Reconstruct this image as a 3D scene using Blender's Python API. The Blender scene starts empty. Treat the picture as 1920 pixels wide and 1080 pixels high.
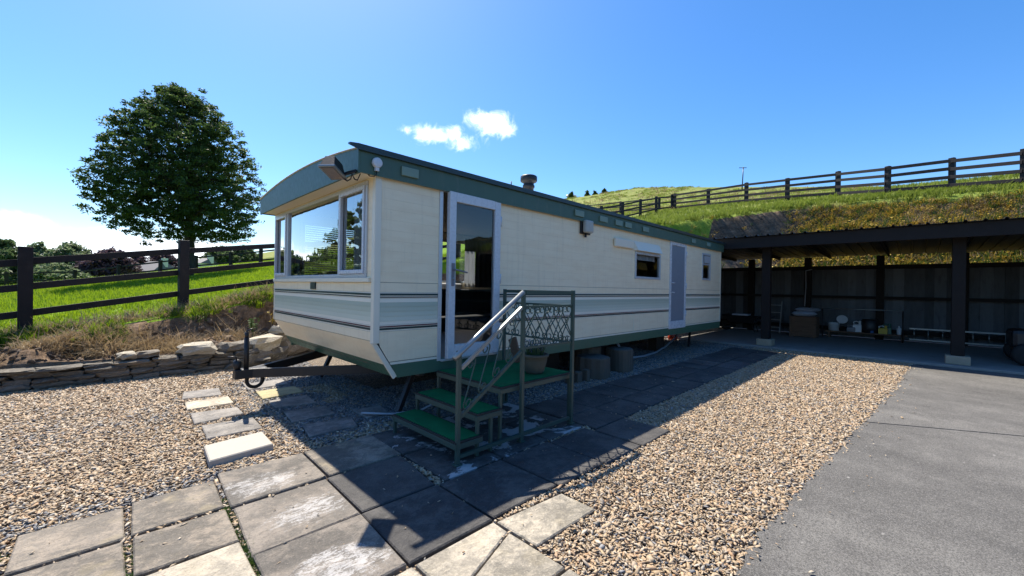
import bpy, math, random
import numpy as np
from mathutils import Vector, Matrix
random.seed(7); RNG = np.random.default_rng(7)
S = bpy.context.scene; COL = S.collection
rad = math.radians

# ------------------------------------------------------------------ camera, sky, sun, exposure
cam_d = bpy.data.cameras.new('camera'); cam = bpy.data.objects.new('camera', cam_d); COL.objects.link(cam)
S.camera = cam
cam_d.sensor_width = 36; cam_d.lens = 36*760/1920; cam_d.clip_end = 3000; cam_d.clip_start = .05
ROLL = rad(1.0); CAMPOS = Vector((0, 0, 1.4))
_F = Vector((1, 1, 0)).normalized(); _R0 = Vector((1, -1, 0)).normalized(); _Z = Vector((0, 0, 1))
_R = _R0*math.cos(ROLL)+_Z*math.sin(ROLL); _U = _Z*math.cos(ROLL)-_R0*math.sin(ROLL)
cam.matrix_world = Matrix(((_R.x, _U.x, -_F.x, 0), (_R.y, _U.y, -_F.y, 0), (_R.z, _U.z, -_F.z, 1.4), (0, 0, 0, 1)))

SUN = Vector((.125, .634, 1)).normalized()
sd = bpy.data.lights.new('sun', 'SUN'); sun = bpy.data.objects.new('sun', sd); COL.objects.link(sun)
sd.energy = 4.25; sd.angle = rad(.5); sd.color = (1, .91, .77)
sun.rotation_euler = SUN.to_track_quat('Z', 'Y').to_euler(); sun.location = (0, 0, 30)
SKY_STRENGTH = .108
S.view_settings.view_transform = 'Standard'; S.view_settings.look = 'None'
S.view_settings.exposure = 1.16; S.view_settings.gamma = 1; S.view_settings.use_curve_mapping = False
S.render.engine = 'CYCLES'
S.cycles.use_denoising = True; S.cycles.max_bounces = 8; S.cycles.transparent_max_bounces = 24
S.cycles.diffuse_bounces = 4; S.cycles.caustics_reflective = False; S.cycles.caustics_refractive = False


def pix(u, v):
    return (_F+_R*((u-960)/760)-_U*((v-540)/760)).normalized()


class NT:
    """small helper to write node trees"""
    def __init__(s, tree): s.t = tree; s.n = tree.nodes; s.l = tree.links
    def new(s, typ, **kw):
        n = s.n.new(typ)
        for k, v in kw.items(): setattr(n, k, v)
        return n
    def put(s, sock, v):
        if isinstance(v, bpy.types.NodeSocket): s.l.new(v, sock)
        elif v is not None:
            if hasattr(sock, 'default_value'):
                try: sock.default_value = v
                except Exception: sock.default_value = (*v, 1) if len(v) == 3 else v
    def math(s, op, a, b=None, c=None, clamp=False):
        n = s.new('ShaderNodeMath', operation=op, use_clamp=clamp)
        for i, x in enumerate((a, b, c)):
            if x is not None: s.put(n.inputs[i], x)
        return n.outputs[0]
    def vmath(s, op, a, b=None):
        n = s.new('ShaderNodeVectorMath', operation=op)
        s.put(n.inputs[0], a)
        if b is not None: s.put(n.inputs[1], b)
        return n.outputs['Value'] if op in ('DOT_PRODUCT', 'LENGTH', 'DISTANCE') else n.outputs[0]
    def mix(s, f, a, b, blend='MIX'):
        n = s.new('ShaderNodeMix', data_type='RGBA', blend_type=blend)
        s.put(n.inputs[0], f)
        for i, x in ((6, a), (7, b)):
            s.put(n.inputs[i], (*x, 1) if isinstance(x, tuple) and len(x) == 3 else x)
        return n.outputs[2]
    def noise(s, vec, scale, detail=4, rough=.55, dist=0):
        n = s.new('ShaderNodeTexNoise'); s.put(n.inputs['Vector'], vec)
        n.inputs['Scale'].default_value = scale; n.inputs['Detail'].default_value = detail
        n.inputs['Roughness'].default_value = rough; n.inputs['Distortion'].default_value = dist
        return n.outputs[0]
    def vor(s, vec, scale, feature='F1', out=0):
        n = s.new('ShaderNodeTexVoronoi', feature=feature); s.put(n.inputs['Vector'], vec)
        n.inputs['Scale'].default_value = scale
        return n.outputs[out]
    def smooth(s, x, a, b, lo=0, hi=1):
        n = s.new('ShaderNodeMapRange', interpolation_type='SMOOTHSTEP'); s.put(n.inputs[0], x)
        for i, v in enumerate((a, b, lo, hi)): s.put(n.inputs[i+1], v)
        return n.outputs[0]
    def ramp(s, x, stops):
        n = s.new('ShaderNodeValToRGB'); s.put(n.inputs[0], x)
        e = n.color_ramp.elements
        while len(e) < len(stops): e.new(.5)
        for q, (p, c) in zip(e, stops): q.position = p; q.color = (*c, 1)
        return n.outputs[0]
    def mapping(s, vec, scale):
        n = s.new('ShaderNodeMapping'); s.put(n.inputs[0], vec); n.inputs[3].default_value = scale
        return n.outputs[0]
    def bump(s, h, strength, dist=.01):
        n = s.new('ShaderNodeBump'); s.put(n.inputs['Height'], h)
        n.inputs['Strength'].default_value = strength; n.inputs['Distance'].default_value = dist
        return n.outputs[0]


# ---- sky with clouds
W = bpy.data.worlds.new('World'); S.world = W; W.use_nodes = True
wn = NT(W.node_tree); wn.n.clear()
sky = wn.new('ShaderNodeTexSky', sky_type='NISHITA'); sky.sun_disc = False
sky.sun_elevation = math.asin(SUN.z); sky.sun_rotation = math.atan2(SUN.x, SUN.y)
sky.altitude = 200; sky.air_density = 1.0; sky.dust_density = .55; sky.ozone_density = 4.0
tc = wn.new('ShaderNodeTexCoord').outputs['Generated']
hsv = wn.new('ShaderNodeHueSaturation'); hsv.inputs['Saturation'].default_value = 1.28; hsv.inputs['Hue'].default_value = .503; hsv.inputs['Value'].default_value = .92
wn.l.new(sky.outputs[0], hsv.inputs['Color'])
nz1 = wn.noise(tc, 30, 9, .70, .8); nz2 = wn.noise(tc, 7, 7, .6, .4); nz3 = wn.noise(wn.mapping(tc, (3, 3, 9)), 2.4, 6, .55)
mask = None
for (u, v, ru, rv, k) in [(765, 246, 13, 9, .55), (803, 251, 24, 14, 1), (822, 256, 22, 10, .8), (853, 252, 14, 14, .95), (868, 268, 20, 12, .9),
                          (905, 225, 26, 14, 1), (925, 233, 30, 18, 1.1), (948, 242, 22, 13, .9), (912, 262, 9, 16, .42), (898, 216, 14, 7, .6)]:
    d = pix(u, v); ax = d.cross(Vector((0, 0, 1))).normalized(); ay = ax.cross(d)
    x = wn.math('DIVIDE', wn.vmath('DOT_PRODUCT', tc, tuple(ax)), ru*1.3/840)
    y = wn.math('DIVIDE', wn.vmath('DOT_PRODUCT', tc, tuple(ay)), rv*1.25/840)
    r2 = wn.math('ADD', wn.math('MULTIPLY', x, x), wn.math('MULTIPLY', y, y))
    fac = wn.math('MULTIPLY', wn.math('EXPONENT', wn.math('MULTIPLY', r2, -.9)), k)
    front = wn.math('GREATER_THAN', wn.vmath('DOT_PRODUCT', tc, tuple(d)), .7)
    fac = wn.math('MULTIPLY', fac, front)
    mask = fac if mask is None else wn.math('MAXIMUM', mask, fac)
small = wn.smooth(wn.math('ADD', mask, wn.math('MULTIPLY', wn.math('SUBTRACT', nz1, .5), 1.7)), .22, 1.35)
small = wn.math('MULTIPLY', small, wn.smooth(mask, .03, .25))
sep = wn.new('ShaderNodeSeparateXYZ'); wn.l.new(tc, sep.inputs[0])
el = sep.outputs[2]
left = wn.smooth(wn.vmath('DOT_PRODUCT', tc, tuple(pix(60, 530))), .90, .985)
top = wn.math('ADD', -.03, wn.math('MULTIPLY', left, .118))
hb = wn.math('SUBTRACT', wn.math('ADD', top, wn.math('MULTIPLY', wn.math('SUBTRACT', nz2, .5), .11)), el)
bank = wn.math('MULTIPLY', wn.smooth(hb, -.012, .02), wn.smooth(nz3, .30, .46))
cl_col = wn.mix(wn.smooth(nz2, .35, .65), (7.2, 7.8, 8.8), (10.5, 10.8, 11.2))
c1 = wn.mix(wn.math('MULTIPLY', bank, .93), hsv.outputs[0], cl_col)
c2 = wn.mix(wn.math('MULTIPLY', small, .95), c1, (10.5, 10.8, 11.2))
bg = wn.new('ShaderNodeBackground'); wn.l.new(c2, bg.inputs[0]); bg.inputs[1].default_value = SKY_STRENGTH
wo = wn.new('ShaderNodeOutputWorld'); wn.l.new(bg.outputs[0], wo.inputs[0])

# ------------------------------------------------------------------ materials
def mat_base(name):
    m = bpy.data.materials.new(name); m.use_nodes = True
    nt = NT(m.node_tree); nt.n.clear()
    out = nt.new('ShaderNodeOutputMaterial')
    b = nt.new('ShaderNodeBsdfPrincipled'); nt.l.new(b.outputs[0], out.inputs[0])
    return m, nt, b, out

def objco(nt): return nt.new('ShaderNodeTexCoord').outputs['Object']
def wpos(nt): return nt.new('ShaderNodeNewGeometry').outputs['Position']
def orand(nt): return nt.new('ShaderNodeObjectInfo').outputs['Random']

def paint(name, col, rough=.5, var=.15, scale=6, bump=.1, dirt=None, dirt_amt=.4, metal=0, vary=0., stretch=None, spec=.5):
    m, nt, b, _ = mat_base(name)
    p = objco(nt)
    q = nt.mapping(p, stretch) if stretch else p
    n1 = nt.noise(q, scale, 5); n2 = nt.noise(q, scale*9, 4)
    f = nt.math('MULTIPLY', nt.math('SUBTRACT', nt.math('ADD', nt.math('MULTIPLY', n1, .65), nt.math('MULTIPLY', n2, .35)), .5), 2*var)
    if vary: f = nt.math('ADD', f, nt.math('MULTIPLY', nt.math('SUBTRACT', orand(nt), .5), vary))
    f = nt.math('ADD', 1, f)
    c = nt.new('ShaderNodeVectorMath', operation='SCALE'); c.inputs[0].default_value = col; nt.l.new(f, c.inputs['Scale'])
    cc = c.outputs[0]
    if dirt:
        dm = nt.smooth(nt.noise(q, scale*.8, 6, .7), .52, .72)
        cc = nt.mix(nt.math('MULTIPLY', dm, dirt_amt), cc, dirt)
    nt.put(b.inputs['Base Color'], cc)
    nt.put(b.inputs['Roughness'], nt.smooth(n2, .2, .8, max(0, rough-.1), min(1, rough+.12)))
    b.inputs['Metallic'].default_value = metal; b.inputs['Specular IOR Level'].default_value = spec
    if bump: nt.put(b.inputs['Normal'], nt.bump(n2, bump, .004))
    return m

M = {}
def m_siding():
    m, nt, b, _ = mat_base('cream_siding'); p = objco(nt)
    n1 = nt.noise(nt.mapping(p, (1, 1, 5)), 3, 5); st = nt.noise(nt.mapping(p, (9, 9, .55)), 2.2, 6, .65); n2 = nt.noise(p, 40, 4, .7); n3 = nt.noise(p, 1.1, 4)
    c = nt.mix(nt.smooth(n1, .35, .68), (.94, .80, .565), (.90, .745, .51))
    c = nt.mix(nt.math('MULTIPLY', nt.smooth(st, .50, .74), .24), c, (.58, .50, .36))
    c = nt.mix(nt.math('MULTIPLY', nt.math('MULTIPLY', nt.smooth(n2, .62, .74), nt.smooth(n3, .4, .6)), .35), c, (.42, .34, .23))
    c = nt.mix(nt.math('MULTIPLY', nt.math('SUBTRACT', orand(nt), .5, None, True), .12), c, (.80, .77, .68))
    nt.put(b.inputs['Base Color'], c); nt.put(b.inputs['Roughness'], nt.smooth(st, .3, .7, .36, .52))
    nt.put(b.inputs['Normal'], nt.bump(nt.noise(p, 5, 3), .08, .02)); return m
M['cream'] = m_siding()
M['white_band'] = paint('white_band', (.88, .81, .66), .4, .05, 3, .05)
M['trim'] = paint('cream_trim', (.80, .74, .60), .4, .06, 4, .05)
M['stripe_green'] = paint('stripe_green', (.018, .042, .042), .4, .1)
M['stripe_red'] = paint('stripe_red', (.12, .02, .025), .4, .1)
M['stripe_dark'] = paint('stripe_dark', (.03, .022, .022), .4, .1)
M['fascia'] = paint('fascia_green', (.062, .118, .084), .45, .16, 2.5, .06, (.15, .17, .145), .4, stretch=(3, 3, .8))
M['skirt'] = paint('skirt_green', (.065, .14, .088), .45, .15, 2.5, .1, (.06, .07, .05), .5)
M['gutter'] = paint('gutter_dark', (.022, .038, .042), .35, .1)
M['roof'] = paint('roof_sheet', (.55, .56, .55), .5, .1)
M['vent'] = paint('vent_green', (.19, .27, .21), .45, .1)
M['upvc'] = paint('white_upvc', (.62, .65, .69), .28, .02, 3, 0)
M['alu'] = paint('window_alloy', (.56, .58, .60), .35, .08, 4, .03, metal=.25)
M['dark_metal'] = paint('black_metal', (.014, .014, .016), .45, .3, 8, .2, (.05, .03, .02), .3)
M['green_metal'] = paint('green_painted_steel', (.042, .078, .064), .45, .25, 10, .15, (.09, .085, .07), .15)
M['galv'] = paint('worn_steel', (.30, .32, .32), .42, .15, 12, .08, metal=.75)
M['carpet'] = paint('green_turf', (.008, .125, .045), .95, .5, 9, .9, (.03, .07, .035), .6, spec=.1)
M['black_edge'] = paint('black_edging', (.012, .014, .014), .6, .2)
M['timber_black'] = paint('black_stained_timber', (.020, .017, .018), .62, .35, 5, .5, (.045, .035, .03), .35, vary=.4, stretch=(1, 1, 1), spec=.25)
M['timber_shed'] = paint('shed_timber', (.019, .016, .015), .75, .35, 5, .4, vary=.5, spec=.2)
M['board'] = paint('shed_board', (.11, .12, .132), .8, .4, 4, .4, (.04, .04, .04), .5, vary=.9, stretch=(1, 3, .6), spec=.2)
M['shed_roof'] = paint('shed_roof', (.022, .023, .028), .5, .2)
M['concrete'] = paint('concrete', (.24, .235, .22), .85, .3, 3, .5, (.13, .125, .115), .5)
M['block'] = paint('buff_block', (.34, .29, .21), .9, .25, 8, .6)
M['log'] = paint('log_bark', (.12, .095, .07), .9, .4, 5, .7, (.05, .04, .03), .6, stretch=(3, 3, .4), vary=.2)
M['log_top'] = paint('log_end', (.10, .088, .075), .9, .35, 12, .6)
M['wood'] = paint('rough_wood', (.15, .085, .05), .8, .4, 5, .4, (.05, .03, .02), .6, stretch=(1, 1, 6))
M['sack'] = paint('white_sack', (.48, .53, .62), .6, .1, 5, .3)
M['plastic_white'] = paint('white_plastic', (.66, .68, .70), .4, .08)
M['plastic_grey'] = paint('grey_plastic', (.20, .20, .22), .5, .2)
M['plastic_green'] = paint('green_plastic', (.02, .12, .09), .4, .1)
M['plastic_yellow'] = paint('yellow_plastic', (.50, .36, .03), .4, .1)
M['plastic_blue'] = paint('blue_plastic', (.05, .12, .30), .4, .1)
M['red'] = paint('red_paint', (.60, .06, .025), .4, .1)
M['orange'] = paint('orange_plastic', (.70, .22, .05), .4, .1)
M['rubber'] = paint('black_rubber', (.012, .012, .012), .75, .3)
M['terracotta'] = paint('weathered_pot', (.085, .085, .065), .8, .4, 6, .5, (.13, .13, .11), .6)
M['soil'] = paint('soil', (.045, .03, .02), .95, .5, 20, 1)
M['black_fabric'] = paint('black_upholstery', (.012, .012, .014), .5, .3)
M['inner'] = paint('inner_panel', (.30, .25, .18), .6, .12)
M['inner_floor'] = paint('inner_floor', (.10, .085, .07), .5, .2)
def m_cloth(name, c):
    m, nt, b, out = mat_base(name); nt.n.remove(b); d = nt.new('ShaderNodeBsdfDiffuse'); t = nt.new('ShaderNodeBsdfTranslucent'); mx = nt.new('ShaderNodeMixShader')
    cc = nt.mix(nt.smooth(nt.noise(nt.mapping(objco(nt), (20, 20, 1)), 1.5, 3), .35, .65), c, tuple(x*.8 for x in c)); nt.put(d.inputs[0], cc); nt.put(t.inputs[0], cc); mx.inputs[0].default_value = .2
    nt.l.new(d.outputs[0], mx.inputs[1]); nt.l.new(t.outputs[0], mx.inputs[2]); nt.l.new(mx.outputs[0], out.inputs[0]); return m
M['curtain'] = m_cloth('net_curtain', (.86, .87, .90))
M['inner_drape'] = paint('dark_drape', (.10, .10, .12), .9, .2)
M['curtain_grey'] = m_cloth('grey_curtain', (.48, .50, .56))
M['blind'] = paint('blind_slat', (.10, .10, .10), .5, .1)
M['globe'] = paint('lamp_globe', (.45, .42, .36), .5, .1)
M['hose'] = paint('grey_hose', (.36, .38, .42), .5, .1)
M['render_white'] = paint('house_wall', (.6, .58, .54), .8, .1)
M['slate'] = paint('house_slate', (.11, .11, .12), .7, .2, 2, .3)
M['stone_white'] = paint('cream_coping', (.40, .37, .32), .85, .1, 8, .4, (.42, .36, .26), .3)
M['door_grey'] = paint('frosted_pane', (.23, .26, .30), .35, .06, 3, .03)

def glass(name, tint=(.82, .86, .88), extra=.06, mult=1.0):
    m, nt, b, out = mat_base(name); nt.n.remove(b)
    tr = nt.new('ShaderNodeBsdfTransparent'); tr.inputs[0].default_value = (*tint, 1)
    gl = nt.new('ShaderNodeBsdfGlossy'); gl.inputs['Roughness'].default_value = .004
    wob = nt.noise(objco(nt), 2.2, 2)
    nt.put(gl.inputs['Normal'], nt.bump(wob, .05, .05))
    fr = nt.new('ShaderNodeFresnel'); fr.inputs[0].default_value = 1.5
    f = nt.math('ADD', nt.math('MULTIPLY', fr.outputs[0], 1.6*mult), extra, clamp=True)
    mx = nt.new('ShaderNodeMixShader'); nt.l.new(f, mx.inputs[0]); nt.l.new(tr.outputs[0], mx.inputs[1]); nt.l.new(gl.outputs[0], mx.inputs[2])
    nt.l.new(mx.outputs[0], out.inputs[0]); return m
M['glass'] = glass('window_glass', (.84, .87, .88), .03, .9)
M['glass_front'] = glass('front_window_glass', (.86, .90, .92), .10, 2.0)
M['lamp_lens'] = paint('halogen_lens', (.20, .165, .14), .12, .3, 14, .1)
M['lamp_glass'] = paint('frosted_lamp_glass', (.42, .42, .38), .35, .2, 20, .3)

def m_foliage(name, c1, c2, trans=.25, rough=.6, hue_loc=False):
    m, nt, b, out = mat_base(name); nt.n.remove(b)
    oi = nt.new('ShaderNodeObjectInfo'); g = nt.new('ShaderNodeNewGeometry')
    r = nt.math('FRACT', nt.math('ADD', oi.outputs['Random'], g.outputs['Random Per Island']))
    n = nt.noise(g.outputs['Position'], .9, 3)
    f = nt.math('ADD', nt.math('MULTIPLY', r, .6), nt.math('MULTIPLY', nt.math('SUBTRACT', n, .3), .9), clamp=True)
    c = nt.mix(f, c1, c2)
    d = nt.new('ShaderNodeBsdfPrincipled'); nt.put(d.inputs['Base Color'], c); d.inputs['Roughness'].default_value = rough
    d.inputs['Specular IOR Level'].default_value = .3
    t = nt.new('ShaderNodeBsdfTranslucent'); nt.put(t.inputs[0], c)
    mx = nt.new('ShaderNodeMixShader'); mx.inputs[0].default_value = trans
    nt.l.new(d.outputs[0], mx.inputs[1]); nt.l.new(t.outputs[0], mx.inputs[2]); nt.l.new(mx.outputs[0], out.inputs[0])
    return m
M['leaf'] = m_foliage('ash_leaf', (.030, .064, .026), (.10, .155, .032), .45)
M['leaf_pale'] = m_foliage('pale_leaf', (.11, .16, .08), (.22, .27, .14), .45)
M['leaf_mid'] = m_foliage('mid_leaf', (.06, .10, .045), (.13, .18, .07), .42)
M['leaf_copper'] = m_foliage('copper_leaf', (.05, .028, .045), (.11, .07, .09), .35)
M['grass_blade'] = m_foliage('lush_grass', (.15, .25, .008), (.30, .40, .02), .45)
M['grass_dull'] = m_foliage('bank_grass', (.11, .18, .02), (.27, .31, .06), .4)
M['straw'] = m_foliage('dry_straw', (.23, .16, .085), (.50, .39, .23), .25)
M['brownweed'] = m_foliage('brown_weed', (.15, .11, .075), (.38, .28, .17), .3)
M['yellowweed'] = m_foliage('yellow_flower', (.26, .18, .04), (.58, .42, .06), .25)
M['greenweed'] = m_foliage('green_weed', (.035, .08, .012), (.10, .17, .03), .3)
M['lavender'] = m_foliage('lavender_flower', (.06, .06, .16), (.14, .13, .30), .2)
M['potplant'] = m_foliage('pot_plant', (.02, .06, .02), (.06, .11, .04), .25)

def m_bark():
    m, nt, b, _ = mat_base('bark'); p = nt.mapping(objco(nt), (6, 6, 1.2))
    n = nt.noise(p, 2, 6, .65)
    nt.put(b.inputs['Base Color'], nt.ramp(n, [(.3, (.02, .017, .014)), (.7, (.085, .07, .055))])); b.inputs['Roughness'].default_value = .9
    nt.put(b.inputs['Normal'], nt.bump(n, .8, .03)); return m
M['bark'] = m_bark()

def m_stone(name, stops, lichen=None, scale=3):
    m, nt, b, _ = mat_base(name); p = objco(nt)
    n = nt.noise(p, scale, 6, .6); n2 = nt.noise(p, scale*8, 5, .7)
    c = nt.ramp(nt.math('ADD', nt.math('MULTIPLY', n, .6), nt.math('MULTIPLY', orand(nt), .4)), stops)
    c = nt.mix(nt.math('MULTIPLY', nt.smooth(n2, .45, .7), .4), c, (.05, .045, .04))
    if lichen: c = nt.mix(nt.math('MULTIPLY', nt.smooth(nt.noise(p, scale*2.3, 5, .7), .52, .66), .7), c, lichen)
    nt.put(b.inputs['Base Color'], c); b.inputs['Roughness'].default_value = .85
    nt.put(b.inputs['Normal'], nt.bump(nt.math('ADD', n, nt.math('MULTIPLY', n2, .5)), .7, .03)); return m
M['wall_stone'] = m_stone('wall_stone', [(.25, (.09, .08, .065)), (.5, (.17, .15, .12)), (.8, (.26, .22, .17))], (.30, .28, .23))
M['wall_stone_pale'] = m_stone('pale_wall_stone', [(.2, (.34, .30, .22)), (.8, (.52, .47, .37))], (.6, .56, .48))

def m_gravel():
    m, nt, b, _ = mat_base('gravel_stone')
    oi = nt.new('ShaderNodeObjectInfo'); r = oi.outputs['Random']
    tan = nt.ramp(r, [(0, (.28, .19, .108)), (.16, (.43, .312, .185)), (.32, (.33, .258, .175)), (.46, (.50, .382, .245)), (.58, (.37, .222, .118)),
                      (.68, (.45, .35, .235)), (.80, (.28, .232, .178)), (.90, (.57, .482, .365)), (1, (.22, .19, .155))])
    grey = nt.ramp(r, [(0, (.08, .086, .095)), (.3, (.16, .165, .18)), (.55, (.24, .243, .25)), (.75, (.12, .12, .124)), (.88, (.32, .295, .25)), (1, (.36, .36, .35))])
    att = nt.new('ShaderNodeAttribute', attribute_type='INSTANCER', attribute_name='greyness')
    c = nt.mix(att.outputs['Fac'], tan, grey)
    n = nt.noise(objco(nt), 1.6, 4)
    c = nt.mix(nt.math('MULTIPLY', nt.smooth(n, .4, .75), .30), c, (.12, .09, .065))
    nt.put(b.inputs['Base Color'], c); b.inputs['Roughness'].default_value = .7
    return m
M['gravel'] = m_gravel()

def m_gravel_bed():
    m, nt, b, _ = mat_base('gravel_bed'); p = wpos(nt)
    v = nt.vor(p, 38, 'F1', 1); sp = nt.new('ShaderNodeSeparateColor'); nt.l.new(v, sp.inputs[0])
    c = nt.ramp(sp.outputs[0], [(0, (.14, .10, .07)), (.4, (.30, .22, .14)), (.7, (.20, .17, .14)), (1, (.42, .34, .24))])
    d = nt.vor(p, 38, 'DISTANCE_TO_EDGE')
    c = nt.mix(nt.smooth(d, 0, .25), (.03, .025, .02), c)
    nt.put(b.inputs['Base Color'], c); b.inputs['Roughness'].default_value = .9
    nt.put(b.inputs['Normal'], nt.bump(d, .8, .02)); return m
M['gravel_bed'] = m_gravel_bed()

def m_asphalt():
    m, nt, b, _ = mat_base('worn_tarmac'); p = wpos(nt)
    n0 = nt.noise(p, .55, 4, .6); n1 = nt.noise(p, 4, 5, .65); n2 = nt.noise(p, 140, 3, .7); n3 = nt.noise(nt.mapping(p, (1, .35, 1)), 1.3, 5, .6)
    f = nt.math('ADD', nt.math('ADD', nt.math('MULTIPLY', n0, .35), nt.math('MULTIPLY', n1, .3)), nt.math('MULTIPLY', n3, .35))
    c = nt.ramp(f, [(.39, (.052, .051, .048)), (.5, (.098, .095, .089)), (.60, (.16, .155, .143))])
    c = nt.mix(nt.smooth(n2, .48, .66), c, (.055, .053, .05)); c = nt.mix(nt.math('MULTIPLY', nt.smooth(n2, .52, .36), .5), c, (.25, .24, .225))
    sc = nt.vor(nt.mapping(p, (1.1, 2.4, 1)), 3.2, 'F1')
    spots = nt.math('MULTIPLY', nt.smooth(nt.math('ADD', sc, nt.math('MULTIPLY', n1, .28)), .215, .15), .55)
    c = nt.mix(spots, c, (.38, .37, .35))
    nt.put(b.inputs['Base Color'], c); b.inputs['Roughness'].default_value = .88
    nt.put(b.inputs['Normal'], nt.bump(nt.math('ADD', n2, nt.math('MULTIPLY', n1, .6)), .7, .008)); return m
M['asphalt'] = m_asphalt()

def m_paver(name, base, dark, white_amt=.0, white_lo=.56, stain=0., rough=.78, buff=.0):
    m, nt, b, _ = mat_base(name); p = objco(nt); w = wpos(nt)
    r = orand(nt)
    off = nt.new('ShaderNodeCombineXYZ'); nt.put(off.inputs[2], nt.math('MULTIPLY', r, 9)); q = nt.vmath('ADD', p, off.outputs[0])
    n0 = nt.noise(q, 3.0, 5, .6); n1 = nt.noise(q, 14, 6, .7, .5); n2 = nt.noise(q, 90, 4, .75)
    f = nt.math('ADD', nt.math('MULTIPLY', n0, .5), nt.math('MULTIPLY', n1, .5))
    c = nt.ramp(f, [(.40, tuple(x*.72 for x in dark)), (.47, dark), (.55, base), (.63, tuple(min(1, x*1.28) for x in base))])
    c = nt.mix(nt.smooth(nt.noise(nt.mapping(q, (1, 3.2, 1)), 9, 7, .75, .8), .54, .62, 0, .5), c, tuple(x*.55 for x in dark))
    c = nt.mix(nt.math('MULTIPLY', nt.math('SUBTRACT', r, .5), .5, None, True), c, tuple(min(1, x*1.35) for x in base))
    c = nt.mix(nt.math('MULTIPLY', nt.smooth(n2, .50, .72), .55), c, tuple(x*.45 for x in dark))
    c = nt.mix(nt.math('MULTIPLY', nt.smooth(n2, .46, .30), .45), c, tuple(min(1, x*1.5) for x in base))
    if buff: c = nt.mix(nt.math('MULTIPLY', nt.smooth(nt.noise(q, 5, 4), .55, .68), buff), c, (.30, .25, .15))
    if white_amt:
        oc = nt.new('ShaderNodeCombineXYZ'); nt.put(oc.inputs[0], nt.math('MULTIPLY', nt.math('SUBTRACT', r, .5), .22)); nt.put(oc.inputs[1], nt.math('MULTIPLY', nt.math('SUBTRACT', nt.math('FRACT', nt.math('MULTIPLY', r, 7.3)), .5), .2)); sq = nt.vmath('SUBTRACT', p, oc.outputs[0]); dist = nt.vmath('LENGTH', nt.mapping(sq, (2.6, 3.4, 0)))
        wm = nt.math('ADD', nt.math('MULTIPLY', nt.smooth(dist, 1.25, .15), .52), nt.math('MULTIPLY', nt.noise(q, 5, 6, .7), .5))
        st = nt.noise(nt.mapping(q, (1, 2.6, 1)), 11, 7, .8, .9)
        wf = nt.smooth(nt.math('ADD', wm, nt.math('ADD', nt.math('MULTIPLY', nt.math('SUBTRACT', n2, .5), .7), nt.math('MULTIPLY', nt.math('SUBTRACT', st, .5), 1.5))), white_lo, white_lo+.30)
        c = nt.mix(nt.math('MULTIPLY', wf, white_amt), c, (.62, .61, .60))
    if stain:
        c = nt.mix(nt.math('MULTIPLY', nt.smooth(nt.noise(w, 2.4, 6, .65, .6), .53, .57), stain), c, (.50, .47, .46))
    nt.put(b.inputs['Base Color'], c)
    nt.put(b.inputs['Roughness'], nt.smooth(n1, .3, .7, rough-.12, rough+.1))
    h = nt.math('ADD', nt.math('MULTIPLY', n0, 1.2), nt.math('ADD', nt.math('MULTIPLY', n1, .7), nt.math('MULTIPLY', n2, .22)))
    nt.put(b.inputs['Normal'], nt.bump(h, 1.0, .022)); return m
M['paver'] = m_paver('riven_paver', (.25, .212, .168), (.125, .11, .09), buff=.35)
M['paver_white'] = m_paver('bloomed_paver', (.20, .174, .145), (.10, .09, .078), .55, .60)
M['paver_shaded'] = m_paver('shaded_paver', (.076, .072, .068), (.036, .035, .036))  # paver colour lowered to deepen the caravan's shade on these slabs
M['paver_pale'] = m_paver('buff_paver', (.42, .37, .29), (.25, .225, .18), buff=.2)
M['paver_wet'] = m_paver('smooth_paver', (.11, .11, .115), (.055, .057, .062), rough=.42)
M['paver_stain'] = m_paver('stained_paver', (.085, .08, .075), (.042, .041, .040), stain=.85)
M['step_grey'] = m_paver('stepping_grey', (.27, .25, .225), (.16, .15, .14))
M['step_pale'] = m_paver('stepping_pale', (.50, .44, .34), (.33, .29, .22))
M['step_buff'] = m_paver('stepping_buff', (.40, .34, .18), (.26, .23, .13))

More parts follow.
